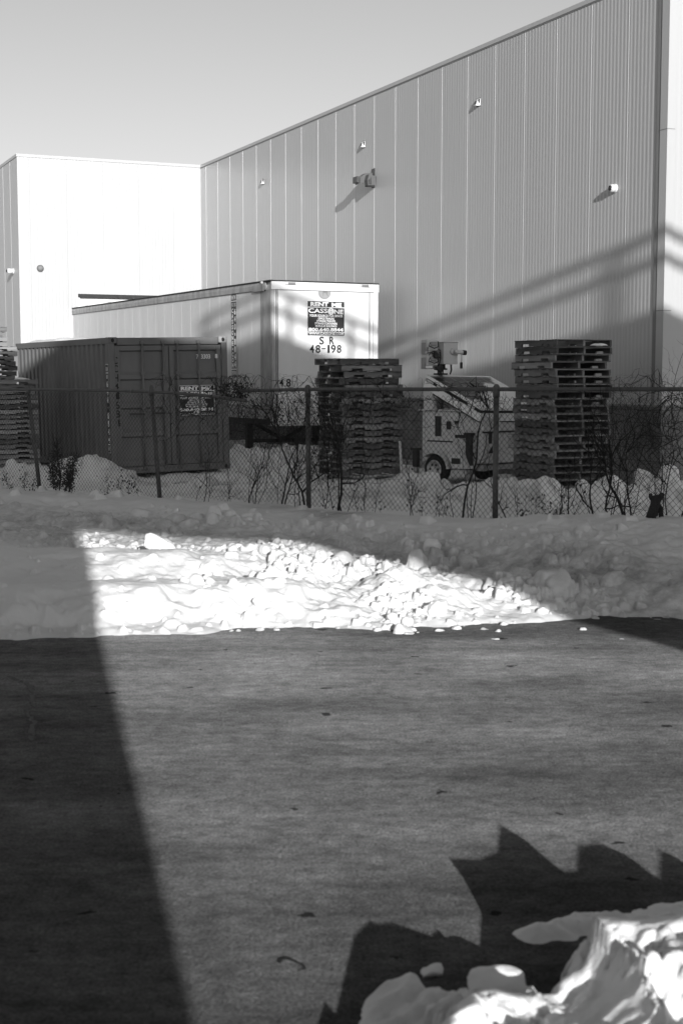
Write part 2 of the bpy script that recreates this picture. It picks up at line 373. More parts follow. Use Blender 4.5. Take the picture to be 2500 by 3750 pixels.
def yard_h(X, Y, r):
    h = .13 + .05 * fbm(X * .8, Y * .8, 3, 91)
    for cx, cy, sx, sy, a in PILES: h = h + a * bump2(X, Y, cx, cy, sx, sy)
    h = h + .09 * fbm(X * 2.2, Y * 2.2, 4, 95) + .025 * fbm(X * 7, Y * 7, 3, 96)
    dirt = np.clip(1.3 * bump2(X, Y, -2.3, 25.2, 1.8, .35) + 1.1 * bump2(X, Y, -.6, 23.3, 1.6, .5) + .8 * bump2(X, Y, .6, 22.0, 1.6, .4), 0, 1)
    return h, dirt
# fan-shaped terrain meshes: rows spaced by distance, fine near the road and coarser in the yard
nr_ = np.random.RandomState(5)
class Fan:
    def __init__(s, y0, y1, nr, nc, w):
        s.y0, s.y1, s.nr, s.nc, s.w = y0, y1, nr, nc, w
        s.dl = math.log(y1 / y0) / (nr - 1); s.dc = 2 * w / (nc - 1)
        row = y0 * np.exp(s.dl * np.arange(nr)); col = np.linspace(-w, w, nc)
        s.Y = np.repeat(row[:, None], nc, 1); s.X = s.Y * col[None, :]
        H, D, E, Q, R_ = street_h(s.X, s.Y); H2, D2 = yard_h(s.X, s.Y, R_)
        w2 = sst(.15, -.5, Q); s.H = H * (1 - w2) + np.maximum(H2, 0) * w2; s.D = D * (1 - w2) + D2 * w2; s.H0 = s.H.copy()
    def ij(s, x, y):
        return (min(max(int(round(math.log(max(y, s.y0) / s.y0) / s.dl)), 0), s.nr - 1), min(max(int(round((x / y + s.w) / s.dc)), 0), s.nc - 1))
    def clod(s, x, y, ra, rb, hh, rot, p, tilt, sink=.2, cap=.07):
        if y - ra * 1.2 < s.y0 or y + ra * 1.2 > s.y1: return
        i0 = int(math.log((y - ra * 1.2) / s.y0) / s.dl); i1 = int(math.log((y + ra * 1.2) / s.y0) / s.dl) + 2
        j0 = int(((x - ra * 1.2) / y + s.w) / s.dc) - 1; j1 = int(((x + ra * 1.2) / y + s.w) / s.dc) + 3
        i0, j0 = max(i0, 0), max(j0, 0); i1, j1 = min(i1, s.nr), min(j1, s.nc)
        if i1 <= i0 or j1 <= j0: return
        X, Y = s.X[i0:i1, j0:j1] - x, s.Y[i0:i1, j0:j1] - y
        c, sn = math.cos(rot), math.sin(rot); a = (X * c + Y * sn) / ra; b = (-X * sn + Y * c) / rb
        k = .5 / max(ra, .03)
        a = a + .45 * vnoise(X * k * 1.6 + x * 31, Y * k * 1.6 + y * 17, 3); b = b + .45 * vnoise(X * k * 1.6 - y * 13, Y * k * 1.6 + x * 23, 4)
        d = np.abs(a) ** p + np.abs(b) ** p
        ci, cj = s.ij(x, y); hb = min(s.H[ci, cj], s.H0[ci, cj] + cap)
        top = hb - sink * hh + hh * np.clip(1 - d, 0, 1) ** .45 * (1 + tilt * a) * (1 + .3 * vnoise(X * k * 2.5 + x * 7, Y * k * 2.5, 6))
        s.H[i0:i1, j0:j1] = np.where(d < 1, np.maximum(s.H[i0:i1, j0:j1], top), s.H[i0:i1, j0:j1])
    def scatter(s, n, pick, r0, r1, pw=2.2, cap=.07):
        for _ in range(n):
            x, y = pick(); ra = r0 + (r1 - r0) * nr_.rand() ** pw; rb = ra * nr_.uniform(.5, 1)
            s.clod(x, y, ra, rb, ra * nr_.uniform(.55, 1.15), nr_.uniform(0, 6.28), nr_.choice([2, 2.4, 3.5, 6]), nr_.uniform(-.6, .6), cap=cap)
fA = Fan(10.1, 19.2, 820, 860, .36); fB = Fan(19.1, 46, 560, 600, .40)
def heap_pick():
    for _ in range(40):
        a = nr_.normal(0, .66); b = nr_.normal(0, .55); x, y = .55 + a * 1.25, 12.9 + b * 1.25 - .22 * a
        if float(vnoise(np.array(x * 1.9), np.array(y * 1.6), 77)) > nr_.uniform(-.12, .22): break
    return x, y
def along_fence(q0, sq, r0, r1):
    def f():
        r = nr_.uniform(r0, r1); q = nr_.normal(q0, sq); P = fence_pt(r) + FNRM * q; return P[0], P[1]
    return f
def edge_pick():
    x = nr_.uniform(-3.4, 2.2); return x, np.interp(x, EDX, EDY) + abs(nr_.normal(.1, .18))
fA.scatter(130, heap_pick, .04, .14, 2.2, .08)
fA.scatter(2600, heap_pick, .010, .055, 2.2, .09)
fA.scatter(1000, along_fence(3.35, .25, 2.5, 10), .012, .06, 2.4)
fA.scatter(300, along_fence(2.0, .25, -1, 11), .012, .05)
fA.scatter(700, along_fence(1.6, .3, -1, 6), .012, .06, 2.6)
fA.scatter(16, along_fence(1.5, .25, 4.2, 5.8), .07, .15, 1.2)
fA.scatter(380, along_fence(1.25, .28, 6, 11.5), .012, .09, 3)
fA.scatter(420, along_fence(2.0, .7, 7, 11.5), .010, .035)
fA.scatter(160, edge_pick, .015, .06)
fA.scatter(40, lambda: (nr_.uniform(-3, -.3), np.interp(0, EDX, EDY) + nr_.uniform(.2, 1.9)), .02, .08)
fB.scatter(180, lambda: (nr_.uniform(-6, 5.5), nr_.uniform(19.5, 26)), .03, .14, 2.4)
def pile_pick():
    p = PILES[nr_.randint(0, 16)]; return p[0] + nr_.normal(0, .8) * p[2], p[1] + nr_.normal(0, .7) * p[3]
fB.scatter(200, pile_pick, .04, .17, 2.4, .08)
fA.scatter(80, lambda: (nr_.uniform(1.8, 5), nr_.uniform(18.2, 19)), .03, .14, 2.2, .08)
def grid_mesh(name, X, Y, Z, dirt, m, label_kind='structure'):
    nr, nc = X.shape; me = bpy.data.meshes.new(name)
    co = np.stack([X, Y, Z], -1).reshape(-1, 3).astype(np.float32)
    idx = np.arange(nr * nc).reshape(nr, nc); q = np.stack([idx[:-1, :-1], idx[:-1, 1:], idx[1:, 1:], idx[1:, :-1]], -1).reshape(-1, 4)
    me.vertices.add(len(co)); me.vertices.foreach_set('co', co.ravel())
    me.loops.add(q.size); me.loops.foreach_set('vertex_index', q.ravel().astype(np.int32))
    me.polygons.add(len(q)); me.polygons.foreach_set('loop_start', np.arange(0, q.size, 4, dtype=np.int32)); me.polygons.foreach_set('loop_total', np.full(len(q), 4, np.int32))
    at = me.attributes.new('dirt', 'FLOAT', 'POINT'); at.data.foreach_set('value', dirt.ravel().astype(np.float32))
    me.polygons.foreach_set('use_smooth', np.ones(len(q), bool)); me.update(calc_edges=True); me.validate()
    me.materials.append(m); o = bpy.data.objects.new(name, me); COL.objects.link(o); return tag(o, kind=label_kind)
grid_mesh('snow_field', fA.X, fA.Y, fA.H, fA.D, snow)
grid_mesh('yard_snow', fB.X, fB.Y, fB.H - .01 * (fB.Y < 19.15), fB.D, snow)
def snow_z(x, y):
    f = fA if y < 19.15 else fB; i, j = f.ij(x, y); return float(f.H[i, j])

# near bank at the lower right: crest points found from the shadow each one throws on the road
CRX = [-1.2, -.55, -.2, .10, .17, .25, .38, .52, .66, .78, .9, 1.03, 1.2, 1.36, 1.55, 1.70, 1.86, 2.05, 2.4, 3.2]
CRY = [2.6, 3.0, 3.3, 3.58, 3.66, 3.79, 3.94, 4.02, 4.18, 4.33, 4.3, 4.2, 4.11, 4.03, 3.92, 3.9, 3.88, 3.86, 3.8, 3.8]
# (across-sun position, height along the light) of the broken crest
CREST = [(0.616, 0.829),(0.711, 0.869),(0.882, 0.979),(0.897, 0.957),(1.034, 1.052),(1.094, 1.093),(1.19, 1.125),(1.199, 1.115),(1.264, 1.116),(1.373, 1.08),(1.411, 1.097),(1.426, 1.064),(1.45, 1.05),(1.511, 1.048),(1.622, 1.122),(1.668, 1.211),(1.672, 1.258),(1.799, 1.251),(1.901, 1.268),(2.03, 1.346),(2.07, 1.299),(2.085, 1.2),(2.147, 1.201),(2.27, 1.267),(2.379, 1.271),(2.432, 1.23),(2.436, 1.162),(2.599, 1.241),(2.626, 1.217),(2.63, 1.133),(2.79, 1.201),(2.794, 1.104)]
ny_, nx_ = 480, 640
ngy = np.linspace(2.3, 5.9, ny_); ngx = np.linspace(-1.3, 3.3, nx_)
NX, NY = np.meshgrid(ngx, ngy)
CX_ = NX + .11 * fbm(NX * 5.5, NY * 5.5, 5, 31, .62); CY_ = NY + .13 * fbm(NX * 5.5, NY * 5.5, 5, 32, .62)
cy = np.interp(CX_, CRX, CRY); ca_, sa_, tn_ = math.cos(R(SUN_AZ)), math.sin(R(SUN_AZ)), math.tan(R(SUN_EL))
ch = np.interp(CX_ * ca_ + cy * sa_, [q[0] for q in CREST], [q[1] for q in CREST], left=.75, right=1.15) - tn_ * (cy * ca_ - CX_ * sa_)
ch = np.clip(ch + .07 + .05 * fbm(NX * 8, NY * 8, 4, 33), .03, .65) * sst(-.9, -.1, NX)
dd = CY_ - cy + .0 * fbm(NX * 5, NY * 5, 3, 12) * sst(.0, .1, np.abs(NY - cy))
fall = np.where(dd > 0, np.clip(1 - dd / (ch * .75 + .06), 0, 1) ** .8, 0)
k_ = 55; cp_ = np.pad(ch, ((0, 0), (k_, k_)), mode='edge'); chs = sum(cp_[:, i:i + NX.shape[1]] for i in range(2 * k_ + 1)) / (2 * k_ + 1)
wn_ = np.exp(-(dd / .10) ** 2)
NH = np.where(dd > 0, ch * fall, ch * wn_ + chs * .9 * (1 - wn_) * (np.clip(1 + dd / 2.6, 0, 1) * .4 + .6 * np.exp(-(dd / .8) ** 2))) - .035
nz_ = np.abs(fbm(NX * 4.2, NY * 4.2, 3, 13))
NH = NH + sst(0, .1, NH) * (.46 * nz_ - .085 + .12 * np.abs(fbm(NX * 11, NY * 11, 4, 14, .55)) - .02) * sst(.015, .14, np.abs(NY - cy)) + sst(0, .05, NH) * .012 * fbm(NX * 45, NY * 45, 2, 17)
# low slab lying in the shade beyond the crest
sl = np.exp(-(((NX - 1.08) * .95 - (NY - 5.2) * -.30) / .52) ** 4 - ((-(NX - 1.08) * .30 + (NY - 5.2) * .95) / .11) ** 2)
NH = np.maximum(NH, sl * (.10 + .10 * fbm(NX * 4, NY * 4, 4, 15) + .02 * fbm(NX * 22, NY * 22, 2, 18)) - .03)
sl2 = np.exp(-((NX - .27) / .19) ** 4 - ((NY - 4.38) / .17) ** 4)
NH = np.maximum(NH, sl2 * (.11 + .12 * fbm(NX * 6, NY * 6, 4, 16) + .02 * fbm(NX * 22, NY * 22, 2, 19)) - .03)
for _ in range(620):
    x = nr_.uniform(.0, 2.2); y = float(np.interp(x, CRX, CRY)) - abs(nr_.normal(0, .45)) - .03
    ra = .010 + .075 * nr_.rand() ** 2.6; rb = ra * nr_.uniform(.6, 1); rot = nr_.uniform(0, 6.28); p = nr_.choice([2, 2.5, 4])
    X, Y = NX - x, NY - y; c, s = math.cos(rot), math.sin(rot); a = (X * c + Y * s) / ra; b_ = (-X * s + Y * c) / rb
    if NH[max(int((y - 2.3) / 3.6 * (ny_ - 1)), 0), max(int((x + 1.3) / 4.6 * (nx_ - 1)), 0)] < .02: continue
    a = a + .5 * vnoise(X * 28 + x * 9, Y * 28, 41); b_ = b_ + .5 * vnoise(X * 28, Y * 28 + y * 9, 42)
    d = np.abs(a) ** p + np.abs(b_) ** p; i = max(int((y - 2.3) / 3.6 * (ny_ - 1)), 0); j = max(int((x + 1.3) / 4.6 * (nx_ - 1)), 0)
    top = NH[min(i, ny_ - 1), min(j, nx_ - 1)] - .03 + ra * .8 * np.sqrt(np.clip(1 - d, 0, 1))
    NH = np.where(d < 1, np.maximum(NH, np.minimum(top, NH + .06)), NH)
lim_ = np.interp(NX * ca_ + NY * sa_, [q[0] for q in CREST], [q[1] for q in CREST], left=.75, right=1.15) - tn_ * (NY * ca_ - NX * sa_)
lim_ = lim_ - (.03 + .07 * np.abs(fbm(NX * 6, NY * 6, 3, 23, .5))) * sst(.02, .16, np.abs(NY - cy))
NH = np.where(NH > .0, np.minimum(NH, np.maximum(lim_, -.02)), NH)
grid_mesh('snow_bank', NX, NY, NH, np.zeros_like(NX), snow)

# single snow blocks
def snow_block(loc, size, seed, label, rot=0, cuts=7, name='snow_block'):
    import bmesh
    rr = random.Random(seed); b = bmesh.new(); bmesh.ops.create_icosphere(b, subdivisions=4, radius=1)
    planes = [(Vector((rr.gauss(0, 1), rr.gauss(0, 1), rr.gauss(0, .8))).normalized(), rr.uniform(.55, .85)) for _ in range(cuts)]
    for v in b.verts:
        for n, k in planes:
            d = v.co.dot(n) - k
            if d > 0: v.co -= n * d * .93
    for v in b.verts:
        p = v.co; s = vnoise(np.array(p.x * 2.5 + seed), np.array(p.y * 2.5 + p.z * 2.1), seed) * .22 + vnoise(np.array(p.x * 8 + p.z * 5), np.array(p.y * 8 + seed), seed) * .08
        v.co *= 1 + float(s); v.co.x *= size[0]; v.co.y *= size[1]; v.co.z *= size[2]
    me = bpy.data.meshes.new(name); b.to_mesh(me); b.free(); me.polygons.foreach_set('use_smooth', [True] * len(me.polygons))
    me.materials.append(snow); o = bpy.data.objects.new(name, me); COL.objects.link(o); o.location = loc; o.rotation_euler = (rr.uniform(-.3, .3), rr.uniform(-.3, .3), rot)
    return tag(o, label, 'snow block', 'loose blocks of snow')
snow_block((.515, 4.50, .05), (.105, .09, .075), 3, 'rounded snow lump with one sunlit spot, lying in the dark shadow on the road', 0, 3)
snow_block((.80, 4.62, .06), (.075, .06, .085), 11, 'angular grey snow block in shadow against the near snowbank', .5, 9)
snow_block((.31, 4.70, .02), (.04, .03, .025), 21, 'small flat snow crumb on the shaded asphalt beside the rounded lump')
P = on_y(585, 2015, 14.3); snow_block((P[0], P[1], snow_z(P[0], P[1]) + .07), (.17, .11, .11), 31, 'bright flat-topped snow block alone beside the shaded trough', .2, 8)
for (px_, Y, s, lb) in ((1610, 11.75, .085, 'large rounded snow lump at the front of the sunlit heap'), (1437, 11.55, .05, 'white snow ball nearest the road at the heap front, left of its twin'), (1490, 11.52, .05, 'white snow ball nearest the road at the heap front, right of its twin'),
                        (945, 11.72, .05, 'single snow ball on the smooth bank edge left of the heap'), (1590, 14.3, .09, 'pale snow lump on the top right rim of the sunlit heap')):
    x = (px_ - 1250) / 5208 * Y; snow_block((x, Y, snow_z(x, Y) + s * .55), (s * 1.15, s, s), int(px_), lb)

# crack and a worn patch in the road surface
def strip(name, pts, w0, m, z=.004):
    mb = MB(); vs = []
    for i, (x, y) in enumerate(pts):
        ww = w0 * rng.uniform(.5, 1.4); vs += [(x - ww, y, z), (x + ww, y + .01, z)]
    return tag(mb.add(vs, [(2 * i, 2 * i + 1, 2 * i + 3, 2 * i + 2) for i in range(len(pts) - 1)]).build(name, m, fixn=False), kind='structure')
ck = []
for (x, y) in ((35, 2478), (75, 2492), (105, 2512), (130, 2540), (118, 2568), (122, 2590), (92, 2616), (118, 2642), (130, 2665), (118, 2690), (108, 2718)):
    d = ray(x, y); t_ = -EYE / d[2]; ck.append((d[0] * t_, d[1] * t_))
fine = []
for a, b_ in zip(ck[:-1], ck[1:]):
    for k in range(5): fine.append((a[0] + (b_[0] - a[0]) * k / 5 + rng.uniform(-.02, .02), a[1] + (b_[1] - a[1]) * k / 5 + rng.uniform(-.02, .02)))
strip('road_crack', fine, .017, black_ink)
# worn oval mark low in the picture
mb = MB(); vs = []
cx, cy = (lambda d: (d[0] * -EYE / d[2], d[1] * -EYE / d[2]))(ray(1062, 3535))
for i in range(30):
    t_ = 2 * math.pi * i / 30; k_ = 1 + .12 * math.sin(3 * t_ + 1) + rng.uniform(-.04, .04); a_, b_ = .055 * k_ * math.cos(t_), .03 * k_ * math.sin(t_)
    c_, s_ = math.cos(-.45), math.sin(-.45); vs.append((cx + a_ * c_ - b_ * s_, cy + (a_ * s_ + b_ * c_) * 1.6, .004))
ring = [(cx + (v[0] - cx) * .78 + .004, cy + (v[1] - cy) * .74 - .008, .004) for v in vs]
n_ = 30; tag(mb.add(vs + ring, [(i, (i + 1) % n_, n_ + (i + 1) % n_, n_ + i) for i in range(n_) if i < 17 or i > 26]).build('road_mark', black_ink, fixn=False), kind='structure')
# ------------------------------------------------------------------ the ramp behind the camera that shades the yard
T = math.tan(R(SUN_EL)); CB = 2.6; ZO = CB * T
ramp = empty('concrete_ramp', (0, 0, 0), SUN_AZ, 'raised concrete ramp with a pipe railing across the road', 'ramp')
mb = MB()
top = [(-14, 9.38), (.5, 9.38), (1.6, 9.25), (2.4, 8.9), (3.62, 8.86), (3.7, 10.15), (4.46, 9.9), (6.42, 9.31), (8.87, 8.36), (10.0, 7.99), (14, 6.7)]
und = [(14, -1.4), (8.0, -1.4), (6, .85), (4.7, 2.2), (3.8, 3.05), (2.66, 3.72), (1.2, 4.02), (.45, 4.2)]
poly = [(s, z + ZO) for s, z in top + und + [(.45, -1.4), (-14, -1.4)]]
mb.prism(poly, 1, -CB - .3, -CB); mb.build('wall', concrete, ramp)
rl = lambda s: 9.9 - (s - 4.46) * .285
for k in range(-1, 6):
    s = 5.35 + 1.45 * k; z0 = np.interp(s, [q[0] for q in top], [q[1] for q in top])
    MB().tube([(s, -CB - .15, z0 + ZO - .05), (s, -CB - .15, rl(s) + .95 + ZO)], .07, 8).build('railing_post', concrete, ramp)
for off, nm in ((.93, 'top_rail'), (.5, 'middle_rail')):
    MB().tube([(3.8, -CB - .15, rl(3.8) + off + ZO), (14, -CB - .15, rl(14) + off + ZO)], .085, 8).build(nm, concrete, ramp)

# ------------------------------------------------------------------ warehouse
WX, WY = 5.25, 23.40
WF = Frame((WX, WY, 0), 23.86)
LW, WH, WB = 23.83, 8.56, 1.55; XL = -5.69
wh = empty('warehouse', (WX, WY, 0), 23.86, 'tall pale ribbed metal warehouse on a grey concrete block base', 'warehouse')
def ribbed(mb, length, first, pitch, put, z0, z1, lip=.0037, rib=.0032, nrib=10):
    """sheet-metal cladding: t runs along the wall, o stands out from it"""
    prof = [(0, 0)]; t = first - pitch
    while t < length:
        if t > .01: prof += [(t, 0), (t + .001, lip), (t + .022, lip), (t + .05, 0)]
        st = (pitch - .05) / nrib
        for k in range(nrib):
            a = t + .05 + st * (k + .25)
            prof += [(a, 0), (a + .018, rib), (a + st * .5, rib), (a + st * .5 + .018, 0)]
        t += pitch
    prof = [p for p in prof if 0 <= p[0] <= length]; prof.append((length, 0))
    vs = []; 
    for t, o in prof: vs += [put(t, o, z0), put(t, o, z1)]
    mb.add(vs, [(2 * i, 2 * i + 2, 2 * i + 3, 2 * i + 1) for i in range(len(prof) - 1)])
DX0, DX1, DZ = -3.93, -.35, 4.52      # roller door opening in the far face
mb = MB(); ribbed(mb, LW, 1.11, 1.11, lambda t, o, z: (-o, t, z), WB, WH); mb.build('long_wall', wall_paint, wh, fixn=False)
# far face, with the door cut out
fl = -XL
mb = MB()
ribbed(mb, fl, .32, 1.11, lambda t, o, z: (XL + t, LW - o, z), DZ, WH, .0035, .0014)
ribbed(mb, DX0 - XL, .32, 1.11, lambda t, o, z: (XL + t, LW - o, z), WB, DZ, .0035, .0014)
ribbed(mb, -DX1, 1.11 - ((DX1 - XL - .32) % 1.11), 1.11, lambda t, o, z: (DX1 + t, LW - o, z), WB, DZ, .0035, .0014)
mb.build('far_wall', wall_paint, wh, fixn=False)
mb = MB(); ribbed(mb, 16, 1.11, 1.11, lambda t, o, z: (XL - o, LW + t, z), WB, WH); mb.build('side_wall', wall_paint, wh, fixn=False)
mb = MB(); ribbed(mb, 16, .92, 1.11, lambda t, o, z: (t, -o, z), WB, WH, .0035, .0014); mb.build('end_wall', wall_paint, wh, fixn=False)
MB().prism([(16, .06), (16, 40), (XL + .06, 40), (XL + .06, LW + .06), (.06, LW + .06), (.06, .06)], 2, WH - .25, WH - .02).build('roof', wall_dark, wh)
# coping
mb = MB()
mb.box(-.02, -.02, WH - .06, .05, LW, WH + .02); mb.box(XL, LW - .025, WH - .06, -.02, LW + .05, WH + .022)
mb.box(XL - .02, LW - .023, WH - .062, XL, LW + 16, WH + .021); mb.box(.05, -.022, WH - .061, 16, .05, WH + .021)
mb.build('coping', wall_paint, wh)
mb = MB(); mb.box(-.012, .02, WH - .085, -.004, LW - .01, WH - .062); mb.build('coping_drip', wall_dark, wh)
# corner flashing: dark strip and a lighter folded strip
mb = MB(); mb.box(-.022, .17, WB + .01, -.004, .27, WH - .135); mb.build('corner_strip', wall_dark, wh)
mb = MB(); mb.box(-.03, -.03, WB + .01, -.002, .165, WH - .136); mb.box(-.002, -.03, WB + .01, .12, -.004, WH - .137); mb.build('corner_flashing', wall_paint, wh)
for z in (6.0, 3.1): MB().box(-.034, -.034, z, .122, .169, z + .012).build('flashing_joint', wall_dark, wh)
# block base
mb = MB(); mb.prism([(-.06, -.06), (15, -.06), (15, .2), (.2, .2), (.2, LW - .06), (-.06, LW - .06)], 2, -.1, WB - .02)
mb.prism([(XL - .06, LW - .06), (DX0, LW - .06), (DX0, LW + .2), (XL + .2, LW + .2), (XL + .2, LW + 16), (XL - .06, LW + 16)], 2, -.1, WB - .02)
mb.box(DX1, LW - .06, -.1, -.062, LW + .2, WB - .02); mb.build('block_base', blocks, wh)
mb = MB(); mb.box(-.075, -.075, WB - .02, 15, .05, WB + .012); mb.box(-.075, .052, WB - .02, .05, LW - .07, WB + .011); mb.build('base_sill', wall_dark, wh)
# roller door
dr = MB(); n = 40
for k in range(n):
    z = DZ * k / n; dr.prism([(LW + .16, z), (LW + .16, z + DZ / n - .012), (LW + .15, z + DZ / n - .012), (LW + .135, z + DZ / n * .5), (LW + .15, z)], 0, DX0 + .06, DX1 - .06)
door = dr.build('roller_door', white_paint, wh)
mb = MB(); mb.box(DX0 + .04, LW + .17, 0, DX1 - .04, LW + .19, DZ); mb.build('door_backing', wall_dark, door)
mb = MB(); mb.box(DX0, LW + .002, DZ - .11, DX1, LW + .16, DZ - .002); mb.build('door_header', dark_steel, door)  # header coloured dark to stand in for the shadow line at the lintel
for q0 in (DX0, DX1 - .06): MB().box(q0, LW + .02, 0, q0 + .06, LW + .16, DZ - .115).build('door_jamb', white_paint, door)
mb = MB(); mb.box(DX0 + .06, LW - .04, 2.6, DX0 + .20, LW + .12, 3.62)
for k in range(9): mb.box(DX0 + .05, LW - .055, 2.66 + k * .105, DX0 + .21, LW - .045, 2.70 + k * .105)
mb.build('door_seal', wall_trim, door)

# lamps and cameras on the walls
def wall_lamp(px_, py_, label):
    y, z = WF.side(px_, py_)[1:]; P_ = WF.o + WF.ay * y
    o = empty('wall_lamp', (P_[0], P_[1], z), 23.86, label, 'wall lamp', 'small wedge lamps on the long wall')
    o.scale = (.7, .7, .7)
    MB().prism([(-.13, -.12), (.13, -.12), (.13, .12), (-.13, .12)], 0, -.012, 0).build('back_plate', wall_dark, o)
    MB().add([(-.012, -.11, -.10), (-.012, .11, -.10), (-.012, .11, .10), (-.012, -.11, .10), (-.12, -.05, -.10), (-.12, .05, -.10), (-.075, .05, .07), (-.075, -.05, .07)],
             [(3, 2, 1, 0), (4, 5, 6, 7), (0, 1, 5, 4), (2, 3, 7, 6), (1, 2, 6, 5), (3, 0, 4, 7)]).build('housing', bright_metal, o)
    MB().add([(-.124, -.035, -.06), (-.124, .035, -.06), (-.096, .035, .04), (-.096, -.035, .04)], [(0, 1, 2, 3)]).build('lens', lens_glass, o)
    MB().add([(-.02, -.112, .095), (-.07, -.075, .06), (-.06, -.09, -.02), (-.035, -.112, -.07)], [(0, 1, 2, 3)]).build('side_lens', lens_glass, o)
wall_lamp(1752, 375, 'small wedge lamp high on the long wall, highest of three')
wall_lamp(1332, 529, 'small wedge lamp on the long wall, above the double floodlight')
wall_lamp(965, 665, 'small wedge lamp on the long wall, nearest the white face')
def local_empty(name, px_, py_, label, cat, group=None):
    y, z = WF.side(px_, py_)[1:]; P_ = WF.o + WF.ay * y
    return empty(name, (P_[0], P_[1], z), 23.86, label, cat, group)
fl_ = local_empty('floodlight', 1368, 656, 'grey double-headed floodlight throwing a long shadow on the long wall', 'floodlight')
fl_.scale = (.64, .75, .8)
MB().box(-.03, -.12, -.25, 0, .12, .3, .01).build('back_plate', lamp_dark, fl_)
MB().prism([(-.03, .18), (-.30, .16), (-.62, -.02), (-.58, -.16), (-.42, -.13), (-.28, -.02), (-.03, -.02)], 1, .04, .28).build('arm', lamp_dark, fl_)
MB().box(-.66, .0, -.12, -.52, .34, .06, .01).build('lamp_head', lamp_dark, fl_)
MB().box(-.64, -.004, -.10, -.54, -.001, .04).build('lens', lens_glass, fl_)
MB().prism([(-.02, .06), (-.3, .1), (-.36, -.06), (-.34, -.2), (-.05, -.2)], 1, -.2, .02).build('lamp_head', lamp_dark, fl_)
MB().prism([(-.22, .02), (-.32, -.06), (-.31, -.17), (-.21, -.18)], 1, -.215, -.202).build('lens', lens_glass, fl_)
MB().box(-.34, -.17, -.235, -.05, .02, -.203).build('lower_hood', tower_dark, fl_)
def bullet(o, ln, r):
    MB().lathe([(-.03, r * 1.1), (0, r * 1.1)], 20).build('mount', white_paint, o, True)
    MB().lathe([(-ln, r * .75), (-ln + .02, r * .98), (-.03, r)], 20).build('body', white_paint, o, True)
    MB().lathe([(-ln - .03, r * .3), (-ln - .015, r * .6), (-ln + .004, r * .7)], 20).build('lens', lens_glass, o, True)
bullet(local_empty('security_camera', 2252, 690, 'white round security camera on the right part of the long wall', 'security camera', 'wall security cameras'), .11, .07)
x_, _, z_ = WF.front(148, 983, LW); P_ = WF.o + WF.ax * x_ + WF.ay * (LW - .01)
dome = empty('security_camera', (P_[0], P_[1], z_), 23.86, 'grey dome camera on the bright white far face', 'security camera', 'wall security cameras')
MB().lathe([(-.02, .11), (0, .11)], 20, 'y').build('mount', lamp_grey, dome, True)
MB().lathe([(-.11, .03), (-.095, .065), (-.06, .09), (-.02, .1)], 20, 'y').build('dome', logo_grey2, dome, True)
y_, z_ = WF.side(52, 993, XL)[1:]; P_ = WF.o + WF.ax * (XL - .002) + WF.ay * y_
bullet(empty('security_camera', (P_[0], P_[1], z_), 23.86, 'white security camera on the shaded side wall at the far left', 'security camera', 'wall security cameras'), .2, .08)

# ------------------------------------------------------------------ signs
def rent_sign(name, parent, x0, z0, x1, z1, put):
    """put(x, z, out) on the parent's face"""
    W_, H_ = x1 - x0, z1 - z0
    X = lambda a: x0 + (a - 183) / 679 * W_
    Z = lambda a: z1 - (a - 378) / 622 * H_
    mb = MB(); rect(mb, x0 - .008, z0 - .008, x1 + .008, z1 + .008, lambda a, b: put(a, b, .003)); s = mb.build(name, sign_white, parent, fixn=False)
    mb = MB(); rect(mb, x0, z0, x1, z1, lambda a, b: put(a, b, .006)); mb.build('sign_field', sign_black, s, fixn=False)
    p = lambda a, b: put(a, b, .009); mb = MB()
    tx = lambda st, a0, b0, a1, b1, bold=.02: text(mb, st, X(a0), Z(b1), X(a1), Z(b0), p, bold)
    tx('RENT', 233, 392, 568, 470, .045); tx('ME', 622, 398, 810, 474, .045)
    rect(mb, X(183), Z(493), X(862), Z(481), p)
    tx('CASS', 198, 508, 548, 590, .02); tx('NE', 676, 522, 840, 602, .02)
    tx('YOUR SOURCE FOR SPACE', 215, 617, 825, 660, .015)
    tx('OFFICE TRAILERS', 375, 671, 672, 708); tx('STORAGE TRAILERS', 350, 716, 692, 753); tx('STORAGE CONTAINERS', 315, 762, 728, 800); tx('MODULAR BUILDINGS', 325, 808, 718, 847)
    tx('800.640.8844', 198, 858, 840, 925, .045); rect(mb, X(183), Z(943), X(862), Z(933), p); tx('WWW.CASSONE.COM', 203, 945, 842, 985, .015)
    disc(mb, X(612), Z(555), 60 / 679 * W_, 62 / 622 * H_, p)
    mb.build('lettering', sign_white, s, fixn=False)
    p = lambda a, b: put(a, b, .011); mb = MB()
    for a0, b0, a1, b1 in ((595, 508, 628, 520), (590, 548, 634, 554), (598, 560, 628, 566), (582, 598, 642, 604), (592, 572, 600, 590), (624, 572, 632, 590)): rect(mb, X(a0), Z(b1), X(a1), Z(b0), p)
    mb.build('emblem', logo_grey, s, fixn=False)
    return s
